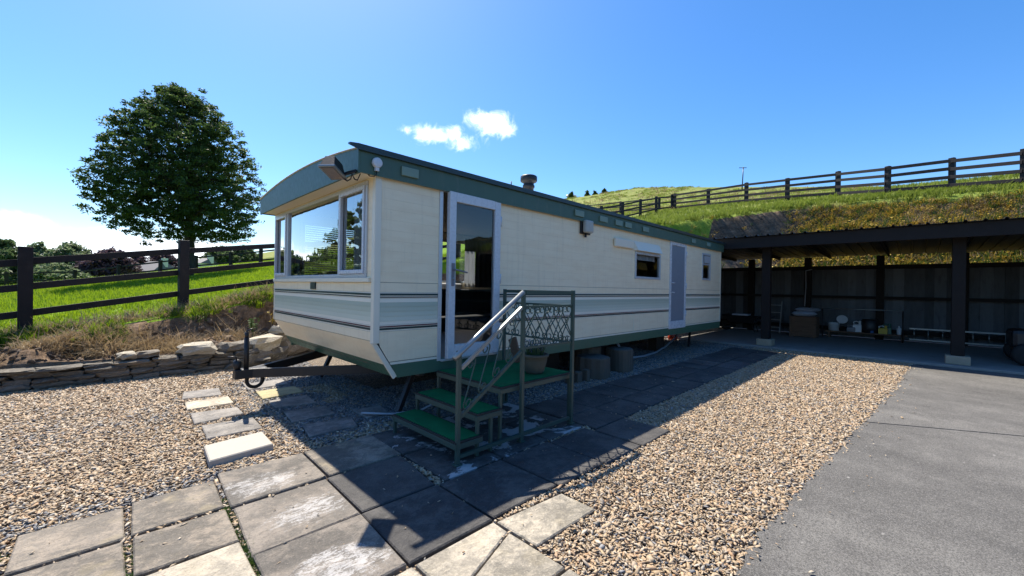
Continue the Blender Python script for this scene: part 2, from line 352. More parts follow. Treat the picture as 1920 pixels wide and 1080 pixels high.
def m_terrain():
    m, nt, b, _ = mat_base('hillside'); p = wpos(nt)
    a = nt.new('ShaderNodeVertexColor', layer_name='zone'); sp = nt.new('ShaderNodeSeparateColor'); nt.l.new(a.outputs[0], sp.inputs[0])
    n0 = nt.noise(p, .11, 7, .68); n1 = nt.noise(p, 1.3, 6, .65); n2 = nt.noise(p, 12, 5, .7)
    f = nt.math('ADD', nt.math('MULTIPLY', n0, .5), nt.math('MULTIPLY', n1, .5))
    grass = nt.ramp(f, [(.32, (.10, .20, .008)), (.52, (.17, .29, .012)), (.7, (.23, .33, .03))])
    hill = nt.ramp(f, [(.36, (.12, .17, .03)), (.5, (.19, .22, .055)), (.62, (.27, .25, .09))])
    g = nt.mix(sp.outputs[1], grass, hill)
    earth = nt.ramp(nt.math('ADD', nt.math('MULTIPLY', n1, .6), nt.math('MULTIPLY', n2, .4)), [(.36, (.06, .038, .024)), (.5, (.16, .108, .068)), (.62, (.29, .205, .14))])
    rock = nt.ramp(nt.noise(nt.mapping(p, (1, 1, 2.5)), 2.2, 7, .7), [(.35, (.05, .04, .032)), (.6, (.115, .092, .072)), (.75, (.20, .16, .12))])
    e = nt.mix(sp.outputs[2], earth, rock)
    c = nt.mix(nt.smooth(nt.math('ADD', sp.outputs[0], nt.math('MULTIPLY', nt.math('SUBTRACT', n1, .5), .5)), .35, .65), g, e)
    sy = nt.new('ShaderNodeSeparateXYZ'); nt.l.new(p, sy.inputs[0]); c = nt.mix(nt.smooth(nt.math('MULTIPLY', sy.outputs[1], -1), 11, 15), c, nt.ramp(n1, [(.35, (.010, .018, .012)), (.65, (.032, .048, .028))]))
    nt.put(b.inputs['Base Color'], c); b.inputs['Roughness'].default_value = .95; b.inputs['Specular IOR Level'].default_value = .15
    nt.put(b.inputs['Normal'], nt.bump(nt.math('ADD', n1, nt.math('MULTIPLY', n2, .6)), .9, .08)); return m
M['terrain'] = m_terrain()

# ------------------------------------------------------------------ mesh builder
class MB:
    def __init__(s): s.v = []; s.f = []; s.mi = []; s.cur = 0; s.sm = []
    def add(s, vs, fs, smooth=False):
        o = len(s.v); s.v += [tuple(x) for x in vs]
        for f in fs: s.f.append(tuple(i+o for i in f)); s.mi.append(s.cur); s.sm.append(smooth)
        return s
    def box(s, x0, x1, y0, y1, z0, z1):
        return s.add([(x0, y0, z0), (x1, y0, z0), (x1, y1, z0), (x0, y1, z0), (x0, y0, z1), (x1, y0, z1), (x1, y1, z1), (x0, y1, z1)],
                     [(3, 2, 1, 0), (4, 5, 6, 7), (0, 1, 5, 4), (1, 2, 6, 5), (2, 3, 7, 6), (3, 0, 4, 7)])
    def prism(s, poly, z0, z1, cham=0.):
        a = sum(poly[i][0]*poly[(i+1) % len(poly)][1]-poly[(i+1) % len(poly)][0]*poly[i][1] for i in range(len(poly)))
        if a < 0: poly = poly[::-1]
        n = len(poly); cx = sum(p[0] for p in poly)/n; cy = sum(p[1] for p in poly)/n
        def inset(d):
            r = []
            for i in range(n):
                p0, p1, p2 = Vector(poly[i-1]), Vector(poly[i]), Vector(poly[(i+1) % n])
                e1 = (p1-p0).normalized(); e2 = (p2-p1).normalized()
                n1 = Vector((-e1.y, e1.x)); n2 = Vector((-e2.y, e2.x)); b = (n1+n2)
                b = b/max(.3, b.length_squared)*2
                r.append(p1+b*d)
            return r
        rings = [[(p[0], p[1], z0) for p in poly]]
        if cham:
            rings.append([(p[0], p[1], z1-cham) for p in poly]); rings.append([(p[0], p[1], z1) for p in inset(cham)])
        else: rings.append([(p[0], p[1], z1) for p in poly])
        vs = [q for r in rings for q in r]; fs = [tuple(range(n-1, -1, -1))]
        for k in range(len(rings)-1):
            for i in range(n): j = (i+1) % n; fs.append((k*n+i, k*n+j, (k+1)*n+j, (k+1)*n+i))
        fs.append(tuple(range((len(rings)-1)*n, len(rings)*n)))
        return s.add(vs, fs)
    def tube(s, pts, r, n=8, sq=False, caps=True, flat=None):
        pts = [Vector(p) for p in pts]
        if sq: n = 4
        rs = r if isinstance(r, (list, tuple)) else [r]*len(pts)
        t = (pts[1]-pts[0]).normalized(); up = Vector((0, 0, 1)) if abs(t.z) < .9 else Vector((0, 1, 0))
        nrm = (up-t*up.dot(t)).normalized(); vs = []
        for i, p in enumerate(pts):
            if i == 0: d = pts[1]-pts[0]
            elif i == len(pts)-1: d = pts[-1]-pts[-2]
            else: d = (pts[i+1]-pts[i]).normalized()+(pts[i]-pts[i-1]).normalized()
            d = d.normalized() if d.length > 1e-9 else t
            nrm = (nrm-d*nrm.dot(d)).normalized(); b = d.cross(nrm)
            for k in range(n):
                a = 2*math.pi*(k+(.5 if sq else 0))/n; q = rs[i]*(1.41421 if sq else 1)
                vs.append(p+nrm*(math.cos(a)*q)+b*(math.sin(a)*q*(flat or 1)))
        fs = []
        for i in range(len(pts)-1):
            for k in range(n): j = (k+1) % n; fs.append((i*n+k, i*n+j, (i+1)*n+j, (i+1)*n+k))
        if caps: fs.append(tuple(range(n-1, -1, -1))); fs.append(tuple(range((len(pts)-1)*n, len(pts)*n)))
        return s.add(vs, fs, not sq)
    def lathe(s, prof, c, n=20, axis='z', jit=0, smooth=True):
        vs = []; fs = []
        for i, (r, z) in enumerate(prof):
            for k in range(n):
                a = 2*math.pi*k/n; rr = r*(1+jit*(random.random()-.5))
                x, y = rr*math.cos(a), rr*math.sin(a)
                vs.append({'z': (c[0]+x, c[1]+y, c[2]+z), 'x': (c[0]+z, c[1]+x, c[2]+y), 'y': (c[0]+y, c[1]+z, c[2]+x)}[axis])
        for i in range(len(prof)-1):
            for k in range(n): j = (k+1) % n; fs.append((i*n+k, i*n+j, (i+1)*n+j, (i+1)*n+k))
        if prof[0][0] > 1e-4: fs.append(tuple(range(n-1, -1, -1)))
        if prof[-1][0] > 1e-4: fs.append(tuple(range((len(prof)-1)*n, len(prof)*n)))
        return s.add(vs, fs, smooth)
    def bar(s, a, b, w, h, up=(0, 0, 1)):
        a, b = Vector(a), Vector(b); d = (b-a).normalized(); up = Vector(up)
        sdv = d.cross(up).normalized()*(w/2); u = sdv.cross(d).normalized()*(h/2)
        vs = []
        for p in (a, b): vs += [p-sdv-u, p+sdv-u, p+sdv+u, p-sdv+u]
        return s.add(vs, [(0, 3, 2, 1), (4, 5, 6, 7), (0, 1, 5, 4), (1, 2, 6, 5), (2, 3, 7, 6), (3, 0, 4, 7)])
    def mesh(s, name, mats, o=(0, 0, 0)):
        me = bpy.data.meshes.new(name)
        o = Vector(o); me.from_pydata([(x-o.x, y-o.y, z-o.z) for x, y, z in s.v], [], s.f)
        for m in (mats if isinstance(mats, (list, tuple)) else [mats]): me.materials.append(M[m] if isinstance(m, str) else m)
        me.polygons.foreach_set('material_index', s.mi); me.polygons.foreach_set('use_smooth', s.sm); me.update()
        return me
    def build(s, name, mats, parent=None, o=None, bevel=0, base=None):
        """verts are world; o = origin of the object in the world (default: parent's world origin)"""
        pw = wo_of(parent)
        org = Vector(o) if o is not None else (pw if parent else Vector((0, 0, 0)))
        ob = bpy.data.objects.new(name, s.mesh(name, mats, org)); COL.objects.link(ob)
        ob.location = org-pw if parent else org
        if parent: ob.parent = parent
        ob['_w'] = tuple(org)
        if bevel:
            bv = ob.modifiers.new('bevel', 'BEVEL'); bv.width = bevel; bv.segments = 2; bv.limit_method = 'ANGLE'; bv.angle_limit = rad(40)
        return ob

_W = {}
def wo_of(p):
    if p is None: return Vector((0, 0, 0))
    return Vector(p['_w'])

def tag(o, label=None, cat=None, group=None, kind=None):
    if label: o['label'] = label
    if cat: o['category'] = cat
    if group: o['group'] = group
    if kind: o['kind'] = kind
    return o

def thing(name, loc, label=None, cat=None, group=None, parent=None, kind=None):
    e = bpy.data.objects.new(name, None); COL.objects.link(e); pw = wo_of(parent)
    e.location = Vector(loc)-pw; e.empty_display_size = .1; e['_w'] = tuple(loc)
    if parent: e.parent = parent
    return tag(e, label, cat, group, kind)

def copy_tree(o, parent=None, loc=None, rotz=None, scale=None):
    c = o.copy(); COL.objects.link(c)
    if parent: c.parent = parent
    for ch in o.children: copy_tree(ch, c)
    if loc is not None: c.location = loc
    if rotz is not None: c.rotation_euler.z = rotz
    if scale is not None: c.scale = (scale,)*3
    return c

def npmesh(name, V, Fq, mats, kind=None, smooth=False):
    me = bpy.data.meshes.new(name); V = np.asarray(V, np.float32); Fq = np.asarray(Fq, np.int32); k = Fq.shape[1]
    me.vertices.add(len(V)); me.vertices.foreach_set('co', V.ravel())
    me.loops.add(Fq.size); me.loops.foreach_set('vertex_index', Fq.ravel())
    me.polygons.add(len(Fq)); me.polygons.foreach_set('loop_start', np.arange(0, Fq.size, k, dtype=np.int32))
    if smooth: me.polygons.foreach_set('use_smooth', np.ones(len(Fq), bool))
    me.update(calc_edges=True)
    for m in (mats if isinstance(mats, (list, tuple)) else [mats]): me.materials.append(M[m])
    return me

def addobj(name, me, loc=(0, 0, 0), parent=None):
    ob = bpy.data.objects.new(name, me); COL.objects.link(ob); pw = wo_of(parent)
    ob.location = Vector(loc)-pw
    if parent: ob.parent = parent
    ob['_w'] = tuple(loc); return ob

# ---- scatter of counted-by-nobody pieces: one object, geometry-node instances on given points
def scatter(name, pts, rots, scl, idx, sources, attrs=None):
    me = bpy.data.meshes.new(name); n = len(pts)
    me.vertices.add(n); me.vertices.foreach_set('co', np.asarray(pts, np.float32).ravel())
    a = me.attributes.new('rot', 'FLOAT_VECTOR', 'POINT'); a.data.foreach_set('vector', np.asarray(rots, np.float32).ravel())
    a = me.attributes.new('scl', 'FLOAT_VECTOR', 'POINT'); s3 = np.asarray(scl, np.float32)
    if s3.ndim == 1: s3 = np.stack([s3]*3, 1)
    a.data.foreach_set('vector', s3.ravel())
    a = me.attributes.new('idx', 'INT', 'POINT'); a.data.foreach_set('value', np.asarray(idx, np.int32))
    for k, v in (attrs or {}).items():
        a = me.attributes.new(k, 'FLOAT', 'POINT'); a.data.foreach_set('value', np.asarray(v, np.float32))
    ob = bpy.data.objects.new(name, me); COL.objects.link(ob)
    g = bpy.data.node_groups.new(name+'_nodes', 'GeometryNodeTree')
    g.interface.new_socket('Geometry', in_out='INPUT', socket_type='NodeSocketGeometry')
    g.interface.new_socket('Geometry', in_out='OUTPUT', socket_type='NodeSocketGeometry')
    N = g.nodes; L = g.links
    gi = N.new('NodeGroupInput'); go = N.new('NodeGroupOutput'); iop = N.new('GeometryNodeInstanceOnPoints')
    jn = N.new('GeometryNodeJoinGeometry')
    for so in sources:
        oi = N.new('GeometryNodeObjectInfo'); oi.inputs['Object'].default_value = so; oi.inputs['As Instance'].default_value = True
        L.new(oi.outputs['Geometry'], jn.inputs[0])
    def na(nm, ty):
        q = N.new('GeometryNodeInputNamedAttribute'); q.data_type = ty; q.inputs['Name'].default_value = nm
        return q.outputs[0]
    L.new(gi.outputs[0], iop.inputs['Points']); L.new(jn.outputs[0], iop.inputs['Instance'])
    iop.inputs['Pick Instance'].default_value = True
    L.new(na('idx', 'INT'), iop.inputs['Instance Index'])
    e2r = N.new('FunctionNodeEulerToRotation'); L.new(na('rot', 'FLOAT_VECTOR'), e2r.inputs[0]); L.new(e2r.outputs[0], iop.inputs['Rotation'])
    L.new(na('scl', 'FLOAT_VECTOR'), iop.inputs['Scale']); L.new(iop.outputs[0], go.inputs[0])
    md = ob.modifiers.new('scatter', 'NODES'); md.node_group = g
    return ob

def src(me):                       # a source mesh for scatter(): kept out of the scene itself
    o = bpy.data.objects.new(me.name, me); o.use_fake_user = True; return o

# ------------------------------------------------------------------ terrain
TOE = [(-90, 8.1), (1.6, 8.1), (3.0, 9.25), (12, 9.25), (15.2, 8.5), (17.0, 6.4), (18.1, 3.6), (17.5, .5), (17.35, -8), (17.35, -90)]
CREST = [(-90, 9.45), (0, 9.45), (2.5, 9.6), (4.4, 10.9), (12, 11.2), (17, 10.3), (20.6, 8.0), (22.9, 4.2), (22.9, 1.5), (22.1, -1), (21.4, -4), (20, -12), (20, -90)]
def poly_d(P, X, Y):
    d = np.full(X.shape, 1e9)
    for (x0, y0), (x1, y1) in zip(P[:-1], P[1:]):
        dx, dy = x1-x0, y1-y0; t = np.clip(((X-x0)*dx+(Y-y0)*dy)/(dx*dx+dy*dy), 0, 1)
        d = np.minimum(d, np.hypot(X-x0-t*dx, Y-y0-t*dy))
    return d
def inside(P, X, Y):
    Q = P+[(P[-1][0]-800, -900), (-900, -900), (-900, P[0][1])]
    r = np.zeros(X.shape, bool)
    for (x0, y0), (x1, y1) in zip(Q, Q[1:]+Q[:1]):
        if y0 == y1: continue
        c = ((y0 > Y) != (y1 > Y)) & (X < (x1-x0)*(Y-y0)/(y1-y0)+x0); r ^= c
    return r
def vnoise(X, Y, sc, seed):
    r = np.random.default_rng(seed); G = r.random((256, 256))
    x = X*sc; y = Y*sc; xi = np.floor(x).astype(int); yi = np.floor(y).astype(int); fx = x-xi; fy = y-yi
    fx = fx*fx*(3-2*fx); fy = fy*fy*(3-2*fy)
    g = lambda i, j: G[i % 256, j % 256]
    return (g(xi, yi)*(1-fx)+g(xi+1, yi)*fx)*(1-fy)+(g(xi, yi+1)*(1-fx)+g(xi+1, yi+1)*fx)*fy-.5
def hill(X, Y):
    a = np.minimum(X, 28.); z = 1.0+.165*(a-1)+.0022*np.maximum(a-2, 0)**2+.02*(np.minimum(Y, 60)-10)
    lo = .30; k = 6.; z = np.where(z-lo > 4, z, lo+np.log1p(np.exp(np.clip(k*(z-lo), -40, 40)))/k)
    q = np.clip(X-28, 0, 47)
    slope = (15.9+.145*np.clip(Y+2.85, -30, 42)-7.0)/47.
    z = z+q*slope*(.86+.0021*q)
    z = z-np.maximum(X-75, 0)**1.5*.03
    z = z-np.maximum(np.hypot(np.minimum(X, 0), Y)-62, 0)*.05*(X < 25)
    return z
def terrain_z(X, Y):
    X = np.asarray(X, float); Y = np.asarray(Y, float)
    T = hill(X, Y)-.16*np.clip((3.5-X)/2.5, 0, 1)*np.clip((12-Y)/2, 0, 1); dt = poly_d(TOE, X, Y); dc = poly_d(CREST, X, Y); t = dt/(dt+dc+1e-9)
    wL = np.clip((9-X)/3, 0, 1)*(Y > 7); cL = np.clip((X+.1)/.9, 0, 1)
    zl = np.interp(t, [0, .06, .50, .93, 1], [0, .30, .44, .9, 1.0]); hl = np.where(t < .06, zl, np.where(t < .5, np.interp(t, [.06, .5], [.30, .44]), np.maximum(.44, .44+(T-.44)*((1-cL)*np.interp(t, [.5, .92, 1], [0, .9, 1])+cL*np.interp(t, [.5, .56, .77, .84, 1], [0, .06, .86, .96, 1])))))
    rock = np.clip((Y-2.2)/2, 0, 1)
    pr = (1-rock)*np.interp(t, [0, 1], [0, 1])+rock*np.interp(t, [0, .72, .93, 1], [0, .60, .98, 1]); hb = T*pr
    bank = wL*hl+(1-wL)*hb
    lump = vnoise(X, Y, 1.1, 1)*.5+vnoise(X, Y, 2.7, 2)*.35+vnoise(X, Y, 6.1, 3)*.2
    bank = bank+lump*np.where(Y > 7, .18+.42*np.clip((1-X)/1.5, 0, 1), .55)*np.clip(np.minimum(t, .92-t)*5, 0, 1)
    inT = inside(TOE, X, Y); inC = inside(CREST, X, Y)
    z = np.where(inT, -.12, np.where(inC, bank, T+.03*vnoise(X, Y, .5, 5)+.08*vnoise(X, Y, .07, 6)*np.clip(dc/6, 0, 1)))
    south = np.clip(-Y-15, 0, 60); z = np.where(inT, z+south*.19, z)
    return z, t, inT, inC
def axis(segs):
    r = []
    for a, b, st in segs: r += list(np.arange(a, b, st))
    return np.array(r)
gx = axis([(-420, -120, 30), (-120, -30, 6), (-30, -8, .8), (-8, -3, .25), (-3, 6, .075), (6, 15, .4), (15, 24, .14), (24, 32, .35), (32, 82, 1.6), (82, 140, 4), (140, 700, 40)])
gy = axis([(-420, -80, 30), (-80, -18, 5), (-18, -5, .8), (-5, 7, .16), (7, 8, .2), (8, 11.4, .06), (11.4, 16, .25), (16, 48, .8), (48, 120, 3), (120, 700, 40)])
GX, GY = np.meshgrid(gx, gy, indexing='ij'); GZ, Tt, inT, inC = terrain_z(GX, GY)
nx, ny = GX.shape; idx = np.arange(nx*ny).reshape(nx, ny)
FQ = np.stack([idx[:-1, :-1], idx[1:, :-1], idx[1:, 1:], idx[:-1, 1:]], -1).reshape(-1, 4)
tm = npmesh('hillside', np.stack([GX, GY, GZ], -1).reshape(-1, 3), FQ, 'terrain', smooth=True)
earth = np.where(inT, np.where(GY < -14, 0, 1), np.where(inC, np.where(GY > 7, np.where(GX > .5, np.clip((.84-Tt)*16, 0, 1), np.clip((.95-Tt)*9, 0, 1)), np.clip((.975-Tt)*18, 0, 1)), 0))
far = np.clip((GX-17)/7, 0, 1)*.999; rockm = np.where((GX > 13) & (GY > 2.5), 1, 0)*np.where(Tt < .94, 1, 0)
ca = tm.color_attributes.new('zone', 'FLOAT_COLOR', 'POINT')
ca.data.foreach_set('color', np.stack([earth, far, rockm, np.ones_like(earth)], -1).astype(np.float32).ravel())
tag(addobj('hillside', tm), 'green hillside field with cut earth bank around the yard', kind='structure')

def tz(x, y): return float(terrain_z(np.array([x]), np.array([y]))[0][0])

# ------------------------------------------------------------------ yard surfaces
b = MB(); b.prism([(-30, -14), (11.78, -14), (11.78, 8.2), (-30, 8.2)], -.10, -.03)
tag(b.build('gravel_bed', 'gravel_bed'), 'gravel bed under the caravan and paths', kind='structure')
b = MB(); b.prism([(1.5, 8.15), (11.78, 8.21), (11.78, 9.4), (3.0, 9.4)], -.10, -.034)
tag(b.build('gravel_bed', 'gravel_bed'), 'gravel strip behind the caravan', kind='structure')

edge = [(1.2, .60), (2.2, .63), (2.65, .64), (3.16, .60), (3.5, .585), (3.81, .565), (4.3, .53), (4.89, .47), (5.5, .445), (5.92, .40)]
edge2 = [(5.95, .395), (6.6, .36), (7.56, .30), (8.6, .20), (9.9, .17), (11.72, .05)]
def wob(E):
    r = []
    for (x0, y0), (x1, y1) in zip(E[:-1], E[1:]):
        for k in range(8): t = k/8; r.append((x0+(x1-x0)*t, y0+(y1-y0)*t+random.uniform(-.018, .018)))
    return r+[E[-1]]
e1 = [(-30, .60)]+wob(edge); e2 = wob(edge2)
road = thing('tarmac_drive', (5, -4, 0), 'worn grey tarmac drive in two bays with a joint', kind='structure')
b = MB(); b.prism(e1+[(6.42, -.50), (6.9, -1.4), (8.4, -4.5), (12, -13.9), (-30, -13.9)], -.04, -.010); b.build('tarmac_bay', 'asphalt', road)
b = MB(); b.prism(e2+[(11.72, -13.9), (12.04, -13.9)][:1]+[(12-.3, -13.9), (8.43, -4.5), (6.93, -1.4), (6.45, -.50)], -.04, -.010); b.build('tarmac_bay', 'asphalt', road)

# paving slabs of the patio and path
patio = thing('patio', (2, 2.5, 0), 'patio and path of square grey paving slabs', kind='structure')
EXC = []
def slab(poly, m, z=0., parent=patio, name='paving_slab', th=.05, jz=.006):
    n = len(poly); cx = sum(p[0] for p in poly)/n; cy = sum(p[1] for p in poly)/n
    P = [(x+random.uniform(-.004, .004), y+random.uniform(-.004, .004)) for x, y in poly]
    bb = MB(); bb.prism(P, z-th, z, .007)
    dz = random.uniform(-jz, jz); bb.v = [(x, y, zz+dz+(x-cx)*random.uniform(-.0, .0)) for x, y, zz in bb.v]
    o = bb.build(name, m, parent, o=(cx, cy, z)); EXC.append(P); return o
def rect(x0, x1, y0, y1): return [(x0, y0), (x1, y0), (x1, y1), (x0, y1)]
slab(rect(-.33, .085, 3.05, 3.46), 'paver'); slab(rect(-.34, .08, 2.60, 3.02), 'paver'); slab(rect(-.34, .08, 2.16, 2.57), 'paver')
slab(rect(-.86, -.40, 2.92, 3.30), 'paver'); slab(rect(-.86, -.40, 2.45, 2.89), 'paver')
slab([(.115, 3.05), (.535, 3.06), (.55, 3.51), (.13, 3.50)], 'paver'); slab([(.11, 2.62), (.53, 2.60), (.54, 3.01), (.12, 3.02)], 'paver')
slab(rect(.11, .525, 2.17, 2.585), 'paver_pale'); slab(rect(.11, .525, 1.74, 2.15), 'paver_pale')
slab([(.565, 3.03), (1.16, 3.04), (1.165, 3.605), (.59, 3.62)], 'paver_white'); slab([(.55, 2.41), (1.125, 2.42), (1.145, 3.01), (.575, 3.00)], 'paver_white')
slab([(.54, 1.80), (1.09, 1.805), (1.12, 2.395), (.545, 2.395)], 'paver_white'); slab(rect(-.02, .52, 1.20, 1.72), 'paver_pale')
slab([(1.175, 3.04), (1.755, 3.035), (1.77, 3.61), (1.18, 3.605)], 'paver'); slab([(1.14, 2.42), (1.67, 2.415), (1.745, 3.02), (1.155, 3.02)], 'paver_shaded')
slab([(1.105, 1.81), (1.675, 1.81), (1.68, 2.40), (1.13, 2.405)], 'paver_shaded')
slab(rect(1.695, 2.29, 1.81, 2.385), 'paver_shaded'); slab(rect(2.305, 2.86, 1.78, 2.38), 'paver_shaded'); slab(rect(2.88, 3.44, 1.75, 2.37), 'paver_shaded'); slab(rect(3.455, 4.02, 1.735, 2.26), 'paver_shaded')
slab([(1.68, 1.455), (2.23, 1.44), (2.235, 1.715), (1.68, 1.775)], 'paver_pale')
slab([(1.12, 1.52), (1.27, 1.515), (1.655, 1.65), (1.66, 1.785), (1.125, 1.78)], 'paver_pale')
slab([(1.12, 1.24), (1.66, 1.24), (1.655, 1.64), (1.275, 1.505), (1.12, 1.505)], 'paver_pale')
slab(rect(.56, 1.105, 1.20, 1.78), 'paver_pale'); slab(rect(.56, 1.105, .62, 1.18), 'paver_pale'); slab(rect(1.12, 1.66, .66, 1.22), 'paver_pale')
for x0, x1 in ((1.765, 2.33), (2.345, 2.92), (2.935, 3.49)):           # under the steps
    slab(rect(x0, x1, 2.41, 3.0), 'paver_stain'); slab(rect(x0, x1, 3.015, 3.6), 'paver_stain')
x = 3.51; k = 0
while x < 11.0:                                                        # the path along the caravan
    w_ = .58 if x < 7 else .50
    if x < 3.6: pass
    wet = 7.2 < x < 9.0
    slab(rect(x, x+w_, 2.275, 2.685), 'paver_wet' if wet and k % 3 != 1 else 'paver_shaded'); slab(rect(x, x+w_, 2.70, 3.29), 'paver_wet' if wet and k % 2 == 0 else 'paver_shaded')
    x += w_+.014; k += 1

# loose stepping slabs in the gravel
SG = 'stepping slabs in the gravel'
def step_slab(poly, m, label, z=.004, th=.04):
    o = slab(poly, m, z, None, 'stepping_slab', th, .002); tag(o, label, 'paving slab', SG); return o
step_slab([(.65, 6.22), (1.04, 6.14), (1.08, 6.57), (.71, 6.60)], 'step_grey', 'grey stepping slab at the far end of the row in the open gravel, nearest the dry stone wall')
step_slab([(.64, 5.64), (1.07, 5.64), (1.08, 6.01), (.66, 6.01)], 'step_pale', 'pale cream stepping slab lying flush, second from the dry stone wall')
step_slab([(.63, 5.04), (1.06, 5.11), (1.06, 5.42), (.65, 5.48)], 'step_grey', 'blue grey stepping slab between the cream one and the shadow-crossed one')
step_slab([(.65, 4.50), (1.09, 4.48), (1.10, 4.90), (.67, 4.94)], 'step_grey', 'grey stepping slab with the tow bar shadow across it, beside the raised white block')
step_slab([(1.34, 6.20), (1.83, 6.25), (1.85, 6.63), (1.35, 6.58)], 'step_grey', 'grey stepping slab under the ring of the tow bar')
step_slab([(1.36, 5.60), (1.84, 5.65), (1.84, 6.04), (1.38, 6.05)], 'step_buff', 'yellow buff stepping slab half in the caravan shadow')
step_slab([(1.37, 5.10), (1.78, 5.03), (1.81, 5.47), (1.38, 5.46)], 'step_grey', 'pinkish grey stepping slab in front of the buff one, half in shade')
step_slab([(1.35, 4.46), (1.78, 4.47), (1.81, 4.81), (1.39, 4.92)], 'step_grey', 'dark stepping slab fully in shade under the front of the caravan')
step_slab([(1.33, 3.93), (1.79, 3.93), (1.85, 4.24), (1.39, 4.30)], 'step_grey', 'shaded stepping slab nearest the patio, below the front corner of the caravan')
step_slab([(1.97, 4.08), (2.24, 4.14), (2.28, 4.43), (1.97, 4.46)], 'step_grey', 'small shaded slab tucked under the caravan beside the bottom step')
bb = MB(); bb.prism([(.57, 3.80), (1.02, 3.86), (1.03, 4.25), (.59, 4.19)], -.03, .042, .008)
tag(bb.build('stone_block', 'stone_white', None, o=(.8, 4.03, 0)), 'thick cream stone block lying raised on the gravel by the patio', 'stone block'); EXC.append([(.57, 3.80), (1.02, 3.86), (1.03, 4.25), (.59, 4.19)])

# carport slab
b = MB(); b.prism([(11.80, 8.0), (11.80, 4.4), (11.76, 3.0), (11.72, .05), (11.735, -13.9), (17.6, -13.9), (17.6, 8.0)], -.12, .035, .01)
tag(b.build('carport_floor', 'concrete'), 'concrete floor slab of the open carport', kind='structure')

# ------------------------------------------------------------------ gravel stones (nobody could count them)
def pebble(seed, fl):
    r = np.random.default_rng(seed); t = (1+5**.5)/2
    V = np.array([(-1, t, 0), (1, t, 0), (-1, -t, 0), (1, -t, 0), (0, -1, t), (0, 1, t), (0, -1, -t), (0, 1, -t), (t, 0, -1), (t, 0, 1), (-t, 0, -1), (-t, 0, 1)])
    F = [(0, 11, 5), (0, 5, 1), (0, 1, 7), (0, 7, 10), (0, 10, 11), (1, 5, 9), (5, 11, 4), (11, 10, 2), (10, 7, 6), (7, 1, 8), (3, 9, 4), (3, 4, 2), (3, 2, 6), (3, 6, 8), (3, 8, 9), (4, 9, 5), (2, 4, 11), (6, 2, 10), (8, 6, 7), (9, 8, 1)]
    V = V/np.linalg.norm(V[0]); V = V*(1+r.uniform(-.40, .36, (12, 1))); V *= np.array([1.2, r.uniform(.45, .68), fl])
    return src(npmesh('pebble', V, F, 'gravel', smooth=False))
PEB = [pebble(s, f) for s, f in ((1, .24), (2, .32), (3, .20), (4, .40), (5, .27), (6, .18))]
def inpoly(P, X, Y):
    r = np.zeros(X.shape, bool)
    for (x0, y0), (x1, y1) in zip(P, P[1:]+P[:1]):
        if y0 == y1: continue
        r ^= ((y0 > Y) != (y1 > Y)) & (X < (x1-x0)*(Y-y0)/(y1-y0)+x0)
    return r
NP = 1250000
gxp = RNG.uniform(-6.5, 11.75, NP); gyp = RNG.uniform(-.1, 9.3, NP)
dep = (gxp+gyp)/1.41421; lat = (gxp-gyp)/1.41421
keep = (dep > .6) & (np.abs(lat) < dep*1.65+1.5)
dist = np.hypot(gxp, gyp)
dens = np.clip(1.0-(dist-4.5)*.085, .30, 1); keep &= RNG.random(NP) < dens
keep0 = keep & ((gyp < 3.7) | (gxp < 1.1)) & (gyp < 7.9); edgeY = np.interp(gxp, [p[0] for p in e1+e2], [p[1] for p in e1+e2]); keep &= gyp > edgeY-RNG.exponential(.02, NP)+.01
keep &= ~((gyp > 7.98) & (gxp < 1.7)) & ~((gxp > 1.5) & (gyp > 8.05+(gxp-1.6)*.75))
keep &= ~((gxp > 2.6) & (gxp < 10.6) & (gyp > 5.2))
stray = keep0 & (RNG.random(NP) < .0022) & (gyp > edgeY-.35) & (gxp < 11.5)
def grow(P, d):
    cx = sum(p[0] for p in P)/len(P); cy = sum(p[1] for p in P)/len(P)
    return [(x+d*(1 if x > cx else -1), y+d*(1 if y > cy else -1)) for x, y in P]
for P in EXC: keep &= ~inpoly(grow(P, .0125), gxp, gyp)
keep |= stray; stray = stray[keep]
gxp = gxp[keep]; gyp = gyp[keep]; dist = dist[keep]; n = len(gxp)
gs = RNG.lognormal(0, .33, n)*np.interp(dist, [3, 11], [.0118, .0195]); gs = np.clip(gs, .006, .028)
gzp = np.where(stray, .003, -.026+RNG.uniform(0, .020, n)); gs = np.where(stray, gs*.75, gs)
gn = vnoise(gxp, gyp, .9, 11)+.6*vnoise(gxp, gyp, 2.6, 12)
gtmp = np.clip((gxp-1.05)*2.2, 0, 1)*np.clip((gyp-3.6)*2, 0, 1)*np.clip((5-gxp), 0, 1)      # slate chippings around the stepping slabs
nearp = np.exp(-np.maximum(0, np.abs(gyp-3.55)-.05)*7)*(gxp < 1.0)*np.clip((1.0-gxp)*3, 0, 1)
grey = (RNG.random(n) < np.clip(.07+.30*gn*(gyp > 2.5)+.85*gtmp*(gn > -.22)+.55*nearp+.75*((gyp > 2.9) & (gxp > 2.2)), .04, .92)).astype(np.float32)  # last term: more dark stones under and beside the caravan paint in its shade
rots = np.stack([RNG.normal(0, .38, n), RNG.normal(0, .38, n), RNG.uniform(0, 6.283, n)], 1)
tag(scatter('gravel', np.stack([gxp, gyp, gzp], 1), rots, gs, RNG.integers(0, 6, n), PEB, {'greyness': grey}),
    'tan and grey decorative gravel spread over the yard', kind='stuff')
print('gravel', n)

